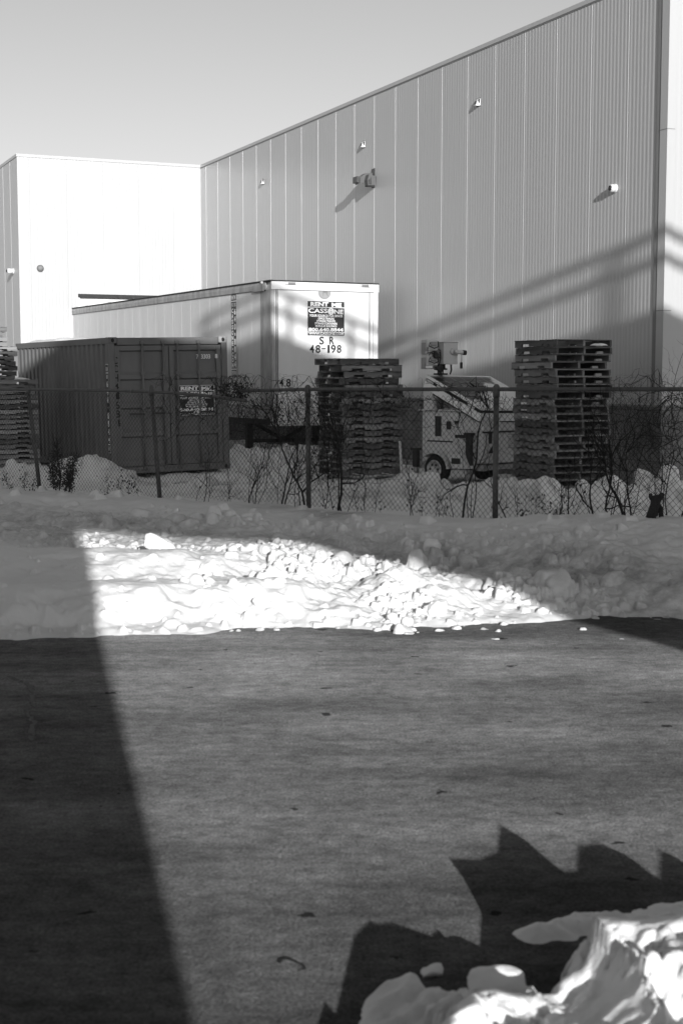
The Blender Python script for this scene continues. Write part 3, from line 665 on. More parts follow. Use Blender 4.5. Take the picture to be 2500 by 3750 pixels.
def strip_sign(name, parent, a0, z0, a1, z1, put, two):
    """tall narrow decal: put(a, z, out); a runs left to right as read"""
    W_, H_ = a1 - a0, z1 - z0
    A = lambda q: a0 + q * W_
    Z = lambda q: z1 - q * H_
    mb = MB(); rect(mb, A(-.06), Z(1.006), A(1.06), Z(-.006), lambda a, b: put(a, b, .003)); s = mb.build(name, sign_white, parent, fixn=False)
    mb = MB(); p = lambda a, b: put(a, b, .006)
    for b0, b1 in ((0, .088), (.1, .902), (.914, 1)): rect(mb, A(0), Z(b1), A(1), Z(b0), p)
    mb.build('sign_field', sign_black, s, fixn=False)
    mb = MB(); p = lambda a, b: put(a, b, .009)
    tx = lambda st, q0, b0, q1, b1, bold=.03: text(mb, st, A(q0), Z(b1), A(q1), Z(b0), p, bold)
    for b0, b1 in ((.028, .075), (.93, .978)): tx('RENT ME', .1, b0, .9, b1, .02)
    cols = [('CASSONE.COM', .1, .45), ('640.8844', .58, .92)] if two else [('640.8844', .2, .85)]
    for st, q0, q1 in cols:
        n = len(st); st_y = .175; dy = (.895 - st_y) / n
        tx('800' if q0 > .5 or not two else 'INC', q0, .115, q1, .16, .02)
        for i, chh in enumerate(st):
            y0 = st_y + dy * i
            if chh == '.': rect(mb, A((q0 + q1) / 2 - .09), Z(y0 + dy * .68), A((q0 + q1) / 2 + .09), Z(y0 + dy * .32), p)
            else: tx(chh, q0, y0 + dy * .08, q1, y0 + dy * .92, .05)
    mb.build('lettering', sign_white, s, fixn=False)
    return s

# ------------------------------------------------------------------ storage trailer
TN = on_y(995, 1024, 30.8); TH = 4.09
TF = Frame((TN[0], TN[1], 0), 27.5)
TWd = TF.front(1381, 1032)[0]; TL = 14.63; TBZ = 1.12
tr = empty('storage_trailer', (TN[0], TN[1], 0), 27.5, 'long white storage trailer parked without its truck, black rental signs on it', 'trailer')
mb = MB(); mb.box(.0, .30, TBZ, TWd, TL, TH - .03); mb.box(.02, .02, TBZ, TWd - .02, .3, TH - .04)
box = mb.build('box_body', white_paint, tr)
mb = MB(); y = .45
while y < TL - .1:
    y2 = min(y + 1.21, TL - .02); mb.prism([(y, 0), (y + .006, -.012), (y2 - .03, -.012), (y2 - .024, 0)], 0, 0, 0)
    y = y2
mb = MB(); y = .42; prof = [(.3, .006)]
while y < TL - .05:
    prof += [(y, .006), (y + .012, .0095), (min(y + .3, TL - .03), .0085), (min(y + .58, TL - .02), .0095), (min(y + .595, TL - .01), .006)]; y += .61
vs = []
for yy, o in prof: vs += [(-o, yy, TBZ + .28), (-o, yy, TH - .20)]
mb.add(vs, [(2 * i, 2 * i + 2, 2 * i + 3, 2 * i + 1) for i in range(len(prof) - 1)]); mb.build('side_panels', side_paint, tr, fixn=False)
mb = MB(); mb.box(-.03, .34, TBZ - .02, -.002, TL, TBZ + .275); mb.build('lower_rail', trailer_metal, tr)
mb = MB(); mb.prism([(-.045, TH - .195), (-.002, TH - .195), (-.002, TH - .02), (-.03, TH - .02), (-.05, TH - .1)], 1, .26, TL); mb.build('top_rail', trailer_metal, tr)
mb = MB(); mb.box(-.05, -.03, TH - .03, TWd + .03, TL, TH); mb.build('roof_edge', dark_steel, tr)
mb = MB(); mb.prism([(.3, .32), (2.2, .32), (2.2, TL), (.3, TL)], 2, TH + .001, TH + .012); mb.build('roof_skin', mat('roof_snow', .7, .8, .1, 2), tr)
cw = TF.side(955, 1100)[1]
mb = MB(); mb.prism([(-.012, cw), (-.02, .02), (.0, -.012), (.06, -.012), (.06, .0), (.012, .03), (.005, cw)], 2, TBZ - .02, TH - .2); mb.build('corner_post', trailer_metal, tr)
mb = MB(); mb.prism([(TWd - .1, -.012), (TWd + .012, -.012), (TWd + .012, .2), (TWd, .2), (TWd - .02, .02), (TWd - .1, .02)], 2, TBZ - .02, TH - .2); mb.build('corner_post', white_paint, tr)
for q0, q1, q2 in ((.09, .115, .014), (.135, .145, .01), (TWd - .2, TWd - .185, .012)): MB().box(q0, -q2, TBZ + .05, q1, .02, TH - .2).build('front_trim', trailer_metal, tr)
mb = MB(); mb.box(-.02, -.035, TH - .2, TWd + .02, .02, TH - .032)
for k in range(28): mb.lathe([(-.042, .012), (-.034, .012)], 8, 'y', (.12 + k * .085, 0, TH - .175))
mb.build('front_header', white_paint, tr)
for a0 in (.36, TWd - .42): 
    l = MB().box(a0 - .06, -.06, TH - .1, a0 + .22, -.036, TH - .03, .01).build('lamp_bracket', bright_metal, tr)
    MB().box(a0, -.072, TH - .092, a0 + .17, -.061, TH - .045, .008).build('marker_lamp', logo_grey2, l)
MB().box(-.075, .28, TH - .23, -.046, .85, TH - .06, .02).build('rail_bracket', trailer_metal, tr)
MB().box(-.09, .34, TH - .07, -.04, .42, TH - .01, .015).build('side_lamp', bright_metal, tr)
MB().box(0, -.04, TBZ - .16, TWd, .1, TBZ + .03).build('front_sill', white_paint, tr)
MB().box(.03, .1, TBZ - .14, TWd - .03, TL, TBZ - .001).build('underframe', dark_steel, tr)
# signs and stencils on the front
pf = lambda a, b, o: (a, -o, b)
p0 = TF.front(1126, 1228); p1 = TF.front(1260, 1106)
rent_sign('rental_sign', tr, p0[0], p0[2], p1[0], p1[2], pf)
mb = MB()
def stencil(st, xa, ya, xb, yb):
    a = TF.front(xa, yb); b = TF.front(xb, ya); text(mb, st, a[0], a[2], b[0], b[2], lambda q, z: pf(q, z, .004), .012)
stencil('S', 1169, 1233, 1186, 1261); stencil('R', 1206, 1233, 1223, 1261)
for st, a, b in (('4', 220, 302), ('8', 332, 418), ('-', 445, 515), ('1', 553, 590), ('9', 615, 703), ('8', 725, 806)):
    if st == '-': stencil(st, 1090 + a / 5.058, 1275, 1090 + b / 5.058, 1278)
    else: stencil(st, 1090 + a / 5.058, 1263, 1090 + b / 5.058, 1292)
stencil('4', 1023, 1387, 1038, 1415); stencil('8', 1048, 1387, 1065, 1416)
mb.build('stencil_numbers', black_ink, tr, fixn=False)
c = TF.front(1188.5, 1072); ex = TF.front(1211, 1072)[0] - c[0]; ez = .9 * ex
mb = MB(); disc(mb, c[0], c[2], ex, ez, lambda a, b: pf(a, b, .004)); em = mb.build('round_emblem', logo_grey, tr, fixn=False)
dog = [(-.52, .62), (-.38, .80), (-.26, .78), (-.2, .62), (-.18, .42), (.1, .38), (.36, .36), (.5, .22), (.62, -.1), (.56, -.12), (.46, .08), (.44, -.1), (.52, -.3), (.62, -.5), (.66, -.66), (.54, -.66), (.44, -.44), (.26, -.22), (.22, -.02),
       (0, -.04), (-.18, -.02), (-.24, -.3), (-.24, -.68), (-.38, -.72), (-.34, -.6), (-.36, -.2), (-.38, .1), (-.36, .36), (-.42, .5), (-.54, .54)]
mb = MB(); mb.add([pf(c[0] + ex * .86 * a, c[2] + ez * .86 * b, .007) for a, b in dog], [tuple(range(len(dog)))]); mb.build('dog_figure', logo_grey2, em, fixn=False)
# side decal (read from the side: left in the photo is far along y)
ya = TF.side(851, 1200)[1]; yb = TF.side(869.5, 1200)[1]; zt = TF.side(860, 1074)[2]; zb = TF.side(860, 1380)[2]
strip_sign('side_sign', tr, 0, zb, ya - yb, zt, lambda a, b, o: (-o - .018, ya - a, b), True)
# landing gear with V brace
lg = MB()
LY = 2.2
for x in (.42, TWd - .42):
    g = MB().box(x - .07, LY - .07, .34, x + .07, LY + .07, TBZ - .14).build('landing_leg', dark_steel, tr)
    MB().box(x - .045, LY - .045, .14, x + .045, LY + .045, .34).build('inner_leg', dark_steel, g)
    MB().lathe([(.08, .19), (.14, .19)], 16, 'z', (x, LY, 0)).build('foot', dark_steel, g)
MB().box(.42, LY - .03, .50, TWd - .42, LY + .03, .58).build('cross_bar', dark_steel, tr)
MB().tube([(.45, LY, 1.0), (TWd / 2, LY, .56)], .045, 4).build('brace', dark_steel, tr)
MB().tube([(TWd - .45, LY, 1.0), (TWd / 2, LY, .56)], .045, 4).build('brace', dark_steel, tr)
MB().box(.3, 1.2, .0, TWd - .3, 1.25, .0).build('skid_plate', dark_steel, tr) if False else None
for yy in (11.6, 12.9):
    ax_ = MB().tube([(.1, yy, .5), (TWd - .1, yy, .5)], .07, 8).build('axle', dark_steel, tr)
    for x in (.0, TWd - .5):
        wv = MB().lathe([(x, .3), (x + .02, .47), (x + .06, .5), (x + .44, .5), (x + .48, .47), (x + .5, .3)], 28, 'x', (0, yy, .5)).build('wheel', rubber, ax_, True)
# refrigeration of detail: box on the lower front right
pb = TF.front(1160, 1372); MB().box(pb[0], -.06, pb[2] - .25, pb[0] + .2, -.005, pb[2], .01).build('coupling_box', trailer_metal, tr)

# ------------------------------------------------------------------ shipping container
KT = 29.0; KP = on_y(405, 1235, 26.9); CH, CWd, CLn = 2.591, 2.438, 6.06
KF = Frame((KP[0], KP[1], KP[2] - CH), KT)
ct = empty('shipping_container', tuple(KF.o), KT, 'grey corrugated shipping container standing with its doors towards the fence', 'shipping container')
ct.rotation_euler = (0, R(-1.1), R(KT))
mb = MB()
def corr_wall(put):
    prof = []; y = .16
    while y < CLn - .2:
        prof += [(y, 0), (y + .07, 0), (y + .105, .036), (y + .175, .036), (y + .21, 0)]; y += .28
    vs = []
    prof = [(.1, 0)] + prof + [(CLn - .08, 0)]
    for yy, o in prof: vs += [put(yy, o, .14), put(yy, o, CH - .12)]
    mb.add(vs, [(2 * i, 2 * i + 2, 2 * i + 3, 2 * i + 1) for i in range(len(prof) - 1)])
corr_wall(lambda y, o, z: (.015 + o, y, z)); corr_wall(lambda y, o, z: (CWd - .015 - o, y, z))
mb.build('side_wall', cont_paint, ct, fixn=False)
mb = MB(); mb.box(.05, .05, CH - .05, CWd - .05, CLn - .05, CH - .03); mb.box(.05, CLn - .06, .1, CWd - .05, CLn - .03, CH - .05); mb.build('roof', cont_roof, ct)
mb = MB(); mb.box(.0, .1, CH - .12, .06, CLn, CH - .005); mb.box(CWd - .06, .1, CH - .12, CWd, CLn, CH - .005); mb.build('top_rail', cont_paint, ct)
mb = MB(); mb.box(.0, .1, .0, .06, CLn, .14); mb.box(CWd - .06, .1, .0, CWd, CLn, .14); mb.build('bottom_rail', cont_paint, ct)
for x0, x1 in ((0, .12), (CWd - .12, CWd)):
    MB().prism([(x0, .0), (x1, .0), (x1, .1), (x1 - .02, .13), (x0, .13)] if x0 == 0 else [(x0, .0), (x1, .0), (x1, .13), (x0 + .02, .13), (x0, .1)], 2, .0, CH - .118).build('corner_post', cont_paint, ct)
MB().box(.18, .01, CH - .15, CWd - .18, .1, CH - .01, .01).build('door_header', cont_paint, ct)
mb = MB(); mb.box(.12, .005, .0, CWd - .12, .1, .13, .01); mb.build('door_sill', cont_paint, ct)
def casting(x, z, m):
    b = MB().box(x, -.012, z, x + .178, .15, z + .118, .008).build('corner_casting', m, ct)
    mb = MB(); disc(mb, x + .089, z + .059, .032, .04, lambda a, q: (a, -.0135, q), 20); mb.build('lock_hole', black_ink, b, fixn=False)
casting(-.004, CH - .118, cont_paint); casting(CWd - .174, CH - .118, mat('container_pale_casting', .3, .5, .25, 8)); casting(-.004, -.003, cont_paint); casting(CWd - .174, -.003, cont_paint)  # upper right casting is paler than the other three
half = CWd / 2
snow_lit = None
for k, (x0, x1) in enumerate(((.125, half - .004), (half + .004, CWd - .125))):
    mb = MB(); z0, z1 = .14, CH - .16
    # pressed door skin: flat bands and recessed fields
    prof = [(z0, .03), (z0 + .1, .03)]
    for f in range(4):
        a = z0 + .1 + f * .545; prof += [(a, .03), (a + .05, .075), (a + .44, .075), (a + .47, .03), (a + .545, .03)]
    prof.append((z1, .03)); prof = [p for p in prof if p[0] <= z1]
    vs = []
    for z, o in prof: vs += [(x0 + .09, o, z), (x1 - .09, o, z)]
    mb.add(vs, [(2 * i, 2 * i + 1, 2 * i + 3, 2 * i + 2) for i in range(len(prof) - 1)])
    d = mb.build('door', cont_paint, ct, fixn=False)
    mb = MB(); mb.box(x0, .018, z0, x0 + .1, .085, z1, .006); mb.box(x1 - .1, .018, z0, x1, .085, z1, .006); mb.box(x0 + .1, .021, z1 - .09, x1 - .1, .08, z1); mb.box(x0 + .1, .021, z0, x1 - .1, .08, z0 + .09)
    mb.build('door_frame', cont_paint, d)
    for q in (.52, .93) if k == 0 else (.15, .56):
        xr = x0 + (x1 - x0) * q * .96 if k == 0 else x0 + (x1 - x0) * q
        rd = MB().tube([(xr, -.015, .08), (xr, -.015, CH - .06)], .019, 10).build('lock_rod', cont_paint, d, True)
        for z in (.10, .62, 1.25, 1.9, CH - .1): MB().box(xr - .045, -.03, z - .035, xr + .045, .02, z + .035, .008).build('rod_keeper', cont_paint, d)
        sgn = -1 if k == 0 else 1
        MB().box(xr, -.045, 1.12, xr + sgn * .3, -.03, 1.155, .004).build('rod_handle', cont_dark, d)
    for z in (.35, 1.0, 1.6, 2.2): MB().box(x0 - .03 if k == 0 else x1 - .02, .0, z - .06, x0 + .02 if k == 0 else x1 + .03, .02, z + .06, .004).build('hinge', cont_paint, d)
    mb = MB(); mb.box(half - .006 if k == 0 else half + .001, .012, z0, half - .001 if k == 0 else half + .006, .02, z1); mb.build('door_gasket', cont_dark, d)
pc = lambda a, b, o: (a, .015 - o, b)
def kfr(x, y):
    l = KF.front(x, y); return l[0], l[2] + .0
mb = MB()
def ctext(st, xa, ya, xb, yb, bold=.0):
    a = kfr(xa, yb); b = kfr(xb, ya); tl = lambda q: -q * math.tan(R(1.1))
    text(mb, st, a[0], a[1] + tl(a[0]), b[0], b[1] + tl(b[0]), lambda q, z: pc(q, z, .004), bold)
for st, ya, yb in (('C', 1307, 1334), ('C', 1337, 1364), ('H', 1370, 1398), ('4', 1404, 1430), ('1', 1434, 1462), ('6', 1469, 1498), ('8', 1502, 1530), ('4', 1535, 1562)):
    ctext(st, 421 + (ya - 1307) * .03, ya, 440 + (ya - 1307) * .03, yb, .012)
mb.build('stencil_code', black_ink, ct, fixn=False)
mb = MB(); ctext('713303', 727, 1297, 778, 1314, .01); ctext('8', 796, 1296, 805, 1312, .01); mb.build('serial_number', sign_white, ct, fixn=False)
a = kfr(658, 1521); b = kfr(788, 1413)
sg = rent_sign('rental_sign', ct, a[0], a[1] - .02, b[0], b[1] - .03, lambda q, z, o: (q, -.004 - o, z))
strip_sign('corner_sign', ct, 0, .42, .125, 2.08, lambda q, z, o: (-.006 - o, .142 - q, z), False)
# snow lying on the roof at the far end
gx, gy = np.meshgrid(np.linspace(.03, 2.3, 40), np.linspace(CLn - 2.9, CLn - .02, 60))
gz = CH - .06 + (.10 + .08 * fbm(gx * 2.2, gy * 1.8, 3, 4)) * sst(0, .22, gx - .03) * sst(0, .2, 2.3 - gx) * sst(0, .8, gy - (CLn - 2.9)) * sst(0, .15, CLn - .02 - gy)
rs = grid_mesh('roof_snow', gx, gy, gz, np.zeros_like(gx), snow)
del rs['kind']; tag(rs, 'thin snow cap lying on the far end of the shipping container roof', 'snow')
rs.location = tuple(KF.o); rs.rotation_euler = ct.rotation_euler
# ------------------------------------------------------------------ pallets
PW, PL, PH = 1.016, 1.219, .1165
def notch_poly(r):
    a, b, h = PL / 2, .088, .04
    p = [(-a, 0)]
    for c in (-.30, .30): p += [(c - .116, 0), (c - .112, h * .9), (c - .105, h), (c + .105, h), (c + .112, h * .9), (c + .116, 0)]
    return p + [(a, 0), (a, b), (-a, b)]
def make_pallet(seed):
    r = random.Random(seed); o = empty('pallet', (0, 0, 0))
    bt = .0135
    for x in (-PW / 2 + .018, 0, PW / 2 - .018):
        mb = MB(); mb.prism([(y + 0, z + bt) for y, z in notch_poly(r)], 0, x - .018, x + .018); mb.build('stringer', wood, o)
    def boards(n, w, z):
        mb = MB()
        for k in range(n):
            y = -PL / 2 + w / 2 + (PL - w) * k / (n - 1) + (r.uniform(-.012, .012) if 0 < k < n - 1 else 0)
            ww = w * r.uniform(.85, 1.05); t0 = r.uniform(-.004, .004)
            if r.random() < .05 and 0 < k < n - 1: continue
            e0, e1 = r.uniform(-.012, .006), r.uniform(-.006, .012)
            mb.box(-PW / 2 + e0, y - ww / 2, z + t0 * .2, PW / 2 + e1, y + ww / 2, z + bt - .0008 + t0 * .2)
        return mb
    boards(7, .098, bt + .0885).build('top_deck', wood, o); boards(5, .098, 0).build('bottom_deck', wood, o)
    return o
protos = [make_pallet(s) for s in range(5)]
used = set()
ORD = ['topmost', 'second from the top', 'third from the top', 'fourth from the top', 'fifth from the top', 'sixth from the top', 'seventh from the top', 'eighth from the top', 'ninth from the top', 'tenth from the top',
       'eleventh from the top', 'twelfth from the top', 'thirteenth from the top', 'fourteenth from the top', 'fifteenth from the top', 'sixteenth from the top', 'seventeenth from the top', 'eighteenth from the top',
       'nineteenth from the top', 'twentieth from the top', 'twenty-first from the top', 'twenty-second from the top', 'twenty-third from the top', 'twenty-fourth from the top', 'twenty-fifth from the top', 'twenty-sixth from the top', 'twenty-seventh from the top', 'lowest']
def stack(cx, cy, rz, z0, n, h, where, group, jit=.02, jrot=1.2, seed=1, lean=(0, 0), shift=None):
    r = random.Random(seed)
    for k in range(n):
        i = r.randrange(5)
        if i not in used: o = protos[i]; used.add(i)
        else: o = copy_tree(protos[i])
        f = k / n; lv = n - 1 - k
        dx, dy = r.gauss(0, jit) + lean[0] * f, r.gauss(0, jit) + lean[1] * f
        if shift and lv in shift: dx += shift[lv][0]; dy += shift[lv][1]
        o.location = (cx + dx, cy + dy, z0 + k * h); o.rotation_euler = (r.gauss(0, .002), r.gauss(0, .002), R(rz + r.gauss(0, jrot) + (180 if r.random() < .5 else 0))); o.scale = (1, 1, h / PH)
        tag(o, 'weathered wooden pallet, %s, in the %s' % (ORD[lv], where), 'pallet', group)
def corner_center(cx, cy, rz, sx, sy):
    a = R(rz); return cx + math.cos(a) * sx * PW / 2 - math.sin(a) * sy * PL / 2, cy + math.sin(a) * sx * PW / 2 + math.cos(a) * sy * PL / 2
c = corner_center(3.29, 22.0, 23.86, 1, 1)
stack(c[0], c[1], 23.86, .08, 22, .1148, 'tall stack right of the solar trailer', 'pallets stacked beside the solar trailer', .022, 1.0, 11, (0, 0), {3: (-.06, .01), 0: (-.01, 0)})
# middle stack: long faces turned to the road
c = corner_center(.03, 25.8, -63, -1, 1)
stack(c[0], c[1], -63, .22, 18, .119, 'stack before the white trailer', 'pallets stacked before the white trailer', .02, 1.2, 23, (0, 0), {0: (-.05, -.02), 3: (-.05, 0)})
a = R(20)
c = (-5.98 - .61 * math.cos(a) - .51 * math.sin(a), 28.3 - .61 * math.sin(a) + .51 * math.cos(a))
stack(c[0], c[1], -70, .30, 17, .0985, 'low stack behind the leaning fence post', 'pallets stacked behind the leaning fence post', .022, 1.2, 31, (-.07, 0), {0: (.04, 0)})
c = (-6.86 - .61 * math.cos(a) - .51 * math.sin(a), 30.2 - .61 * math.sin(a) + .51 * math.cos(a))
stack(c[0], c[1], -70, .20, 28, .1025, 'tall sunlit stack at the left edge', 'pallets stacked at the left edge', .02, 1.0, 41, (0, 0), {0: (-.16, 0), 1: (-.27, 0), 2: (-.17, 0), 3: (-.17, 0), 6: (-.05, 0)})
# left-over snow on two stacks
def snow_pad(cx, cy, z, sx, sy, label, seed):
    gx, gy = np.meshgrid(np.linspace(-sx, sx, 24), np.linspace(-sy, sy, 24)); e = np.clip(1 - (gx / sx) ** 2 - (gy / sy) ** 2, 0, 1)
    o = grid_mesh('snow_patch', gx, gy, -.004 + e ** .6 * (.035 + .03 * fbm(gx * 9, gy * 9, 3, seed)), np.zeros_like(gx), snow); del o['kind']; o.location = (cx, cy, z); tag(o, label, 'snow')
snow_pad(-6.33, 28.37, .30 + 17 * .0985, .16, .12, 'small white snow patch on top of the low left pallet stack', 3)
snow_pad(3.98, 22.18, .08 + 21 * .1148 + .025, .14, .06, 'snow caught inside the topmost pallet of the tall right stack', 6)

# ------------------------------------------------------------------ solar surveillance trailer
QF = Frame((2.437, 24.6, 0), 47.0)
st = empty('solar_trailer', (2.437, 24.6, 0), 47.0, 'pale solar powered camera trailer with a tilted panel and a mast head', 'surveillance trailer')
BX, BY, BZ0, BZ1 = 1.02, 1.36, .52, 1.42
MB().box(0, 0, BZ0, BX, BY, BZ1, .012).build('cabinet', tower_paint, st)
mb = MB(); mb.box(-.035, BY * .18, BZ1 + .002, BX + .03, BY + .05, BZ1 + .03, .006); mb.build('cabinet_lid', tower_paint, st)
MB().box(-.02, -.03, 1.08, BX + .02, .35, 1.36, .012).build('front_hood', tower_paint, st)
MB().box(-.012, -.022, 1.055, BX + .012, -.004, 1.078).build('hood_gap', tower_dark, st)
def side_box(name, xa, ya, xb, yb, out, m, par=st, bev=.008):
    a = QF.side(xa, yb); b = QF.side(xb, ya); return MB().box(-out, a[1], a[2], -.001, b[1], b[2], bev).build(name, m, par)
def front_box(name, xa, ya, xb, yb, out, m, par=st, bev=.008):
    a = QF.front(xa, yb); b = QF.front(xb, ya); return MB().box(a[0], -out, a[2], b[0], -.001, b[2], bev).build(name, m, par)
side_box('side_window', 1592.5, 1524, 1616, 1597, .012, tower_dark, bev=.02)
side_box('latch', 1636, 1543, 1652, 1572, .03, tower_dark); side_box('latch', 1665, 1541, 1680, 1551, .02, tower_dark)
side_box('door_seam', 1563, 1615.3, 1658, 1616.6, .004, tower_dark, bev=0); side_box('door_seam', 1555, 1505, 1556, 1640, .004, tower_dark, bev=0)
side_box('handle', 1667, 1594, 1735, 1603, .03, tower_dark)
front_box('side_window', 1787, 1575, 1800, 1625, .012, tower_dark)
mb = MB()
for k in range(9):
    a = QF.front(1858, 1585 + k * 7); b = QF.front(1882, 1582 + k * 7); mb.box(a[0], -.016, a[2], b[0], -.001, a[2] + .012)
mb.build('vent', lamp_grey, st)
a = QF.front(1784, 1661); b = QF.front(1802, 1630); mb = MB(); mb.add([(a[0], -.006, a[2]), (b[0], -.006, a[2]), (b[0], -.006, b[2])], [(0, 1, 2)]); mb.build('warning_mark', tower_dark, st, fixn=False)
front_box('lamp', 1870, 1490, 1898, 1500, .06, lamp_grey)
# chassis
mb = MB(); mb.box(-.03, -.05, .40, .06, BY + .2, .5); mb.box(BX - .06, -.05, .40, BX + .03, BY + .2, .5); mb.box(.06, -.05, .41, BX - .06, .05, .49); mb.box(.06, BY - .1, .41, BX - .06, BY, .49)
mb.box(.4, BY, .405, .55, BY + 1.5, .485); mb.build('chassis', lamp_grey, st)
w0 = QF.side(1607, 1717, -.12)
for x, sg_ in ((-.26, -1), (BX + .06, 1)):
    wv = MB().lathe([(x, .17), (x + .02, .235), (x + .05, .255), (x + .15, .255), (x + .18, .235), (x + .2, .17)], 32, 'x', (0, w0[1], w0[2])).build('wheel', rubber, st, True)
    xo = x - .004 if sg_ < 0 else x + .204
    MB().lathe([(xo, .165), (xo + .02 * -sg_ * -1, .15), (xo + .03, .14), (xo + .05, .05), (xo + .02, .045)], 28, 'x', (0, w0[1], w0[2])).build('rim', tower_paint, wv, True)
    mb = MB()
    for k in range(6):
        t_ = k * math.pi / 3; mb.lathe([(xo - .004, .022), (xo + .02, .022)], 10, 'x', (0, w0[1] + .085 * math.cos(t_), w0[2] + .085 * math.sin(t_)))
    mb.build('rim_hole', tower_dark, wv)
    arc = [(w0[1] + .33 * math.cos(t_), w0[2] + .31 * math.sin(t_)) for t_ in np.linspace(math.pi * .98, math.pi * .25, 14)]
    arc += [(w0[1] - .34, .62), (w0[1] - .52, .56), (w0[1] - .62, .42)] if False else []
    outer = arc; inner = [(w0[1] + .305 * math.cos(t_), w0[2] + .285 * math.sin(t_)) for t_ in np.linspace(math.pi * .25, math.pi * .98, 14)]
    x0, x1 = (-.30, -.012) if sg_ < 0 else (BX + .012, BX + .30)
    MB().prism([(y, z) for y, z in outer + inner], 0, x0, x1).build('fender', tower_paint, st)
    MB().prism([(w0[1] + .33, w0[2] + .02), (w0[1] + .31, w0[2] - .12), (w0[1] + .36, w0[2] - .12), (w0[1] + .36, w0[2] + .02)], 0, x0, x1).build('fender_flap', tower_paint, st) if False else None
MB().tube([(-.1, w0[1], w0[2]), (BX + .1, w0[1], w0[2])], .035, 8).build('axle', tower_dark, st)
tb = MB().prism([(w0[1] - .30, .70), (w0[1] - .62, .70), (w0[1] - .74, .44), (w0[1] - .42, .44)], 0, -.28, -.012).build('tool_box', tower_paint, st)
MB().box(-.284, w0[1] - .60, .52, -.279, w0[1] - .40, .62, .004).build('tool_box_window', tower_dark, tb)
def jack(x, y, z0, z1, par=st):
    j = MB().box(x - .05, y - .05, z0, x + .05, y + .05, z1, .01).build('outrigger_jack', tower_dark, par)
    MB().box(x - .036, y - .036, max(z0 - .35, 0), x + .036, y + .036, z0).build('jack_foot', lamp_grey, j)
    MB().box(x - .07, y - .07, z1, x + .07, y + .07, z1 + .04).build('jack_head', tower_dark, j)
jy = QF.side(1717, 1650, -.12)[1]; jack(-.12, jy, .42, 1.02)
jack(BX + .1, .1, .42, .95)
jy = QF.side(1528, 1650, -.12)[1]; jack(-.1, jy + .05, .42, .72)
MB().tube([(-.02, jy + .45, .2), (.0, jy + .52, .86)], .025, 8).build('tongue_jack', bright_metal, st)
# tilted panel: upper slab with cells, lower tray
A_, B_, D_ = np.array(QF.loc(on_y(1560, 1373, 25.55))), None, np.array(QF.loc(on_y(1764, 1495, 24.5)))
vA = D_ - A_; ln = np.linalg.norm(vA); ey = -vA / ln                 # up the slope
ex_ = np.array([1, 0, .03]); ex_ = ex_ - ey * (ex_ @ ey); ex_ /= np.linalg.norm(ex_); ez_ = np.cross(ex_, ey)
M_ = Matrix(((ex_[0], ey[0], ez_[0], D_[0]), (ex_[1], ey[1], ez_[1], D_[1]), (ex_[2], ey[2], ez_[2], D_[2]), (0, 0, 0, 1)))
PWd = 1.66
def pan(name, mb, m, par=None):
    o = mb.build(name, m, par or st)
    if par is None: o.matrix_local = M_
    return o
mb = MB(); mb.box(0, 0, -.045, .045, ln, 0, .004); mb.box(PWd - .045, 0, -.045, PWd, ln, 0, .004); mb.box(.045, 0, -.045, PWd - .045, .045, 0); mb.box(.045, ln - .045, -.045, PWd - .045, ln, 0)
pf_ = pan('solar_panel', mb, panel_frame)
mb = MB(); mb.box(.045, .045, -.03, PWd - .045, ln - .045, -.008); pan('solar_cells', mb, solar, pf_)
mb = MB(); mb.box(.02, .03, -.105, PWd - .03, ln - .03, -.047); c2 = mb.build('panel_rail', tower_dark, pf_)
mb = MB()
for k in range(2): mb.box(.012, ln * (.12 + .55 * k), -.095, .019, ln * (.24 + .55 * k), -.062)
mb.box(.012, ln * .86, -.095, .019, ln * .97, -.062); mb.build('rail_slot', tower_paint, pf_)
mb = MB(); mb.box(0, -.02, -.24, PWd, ln - .01, -.107, .006); mb.build('lower_tray', panel_frame, pf_)
mb = MB(); mb.box(.0, -.02, -.258, PWd, ln, -.241); mb.build('tray_edge', tower_dark, pf_)
for q0 in (.02, BX - .1): MB().prism([(BY - .02, BZ1 + .03), (BY - .02, 1.83), (BY - .2, 1.75), (BY - .26, BZ1 + .03)], 0, q0, q0 + .07).build('panel_support', tower_paint, st)
# mast and head
hm = QF.loc(on_y(1612, 1360, 25.75)); HX, HY = hm[0], hm[1]
ms = MB().lathe([(0, .055), (.55, .055), (.55, .045), (.86, .045)], 16, 'z', (HX, HY, BZ1 + .03)).build('mast', lamp_grey, st, True)
mb = MB(); mb.box(HX - .09, HY - .09, 2.06, HX + .09, HY + .09, 2.09); mb.box(HX - .085, HY - .085, 2.15, HX + .085, HY + .085, 2.18); mb.box(HX - .04, HY - .04, 2.09, HX + .04, HY + .04, 2.15); mb.box(HX - .06, HY - .06, 2.18, HX + .06, HY + .06, 2.26)
mb.build('mast_head', tower_dark, ms)
hr = 37.0 - 47.0
hd = MB().box(-.075, -.16, 0, .255, .17, .385, .006).build('control_box', tower_paint, st); hd.location = (HX - .02, HY - .03, 2.25); hd.rotation_euler = (0, 0, R(hr))
MB().box(-.085, -.17, .386, .265, .18, .4, .004).build('box_lid', tower_paint, hd)
ca = MB().lathe([(-.20, .05), (-.172, .055), (-.162, .03)], 16, 'y', (.12, 0, .225)).build('camera', tower_paint, hd, True)
MB().tube([(.12, -.22, .225), (.17, -.25, .222)], .042, 10).build('camera_mount', tower_paint, hd, True)
MB().tube([(.15, -.255, .215), (.30, -.275, .208)], .036, 12).build('camera_body', tower_paint, hd, True)
MB().tube([(.27, -.272, .21), (.335, -.28, .205)], .044, 12).build('camera_hood', tower_dark, hd, True)
MB().tube([(-.18, .05, .222), (-.077, .05, .222)], .024, 10).build('cross_arm', bright_metal, hd, True)
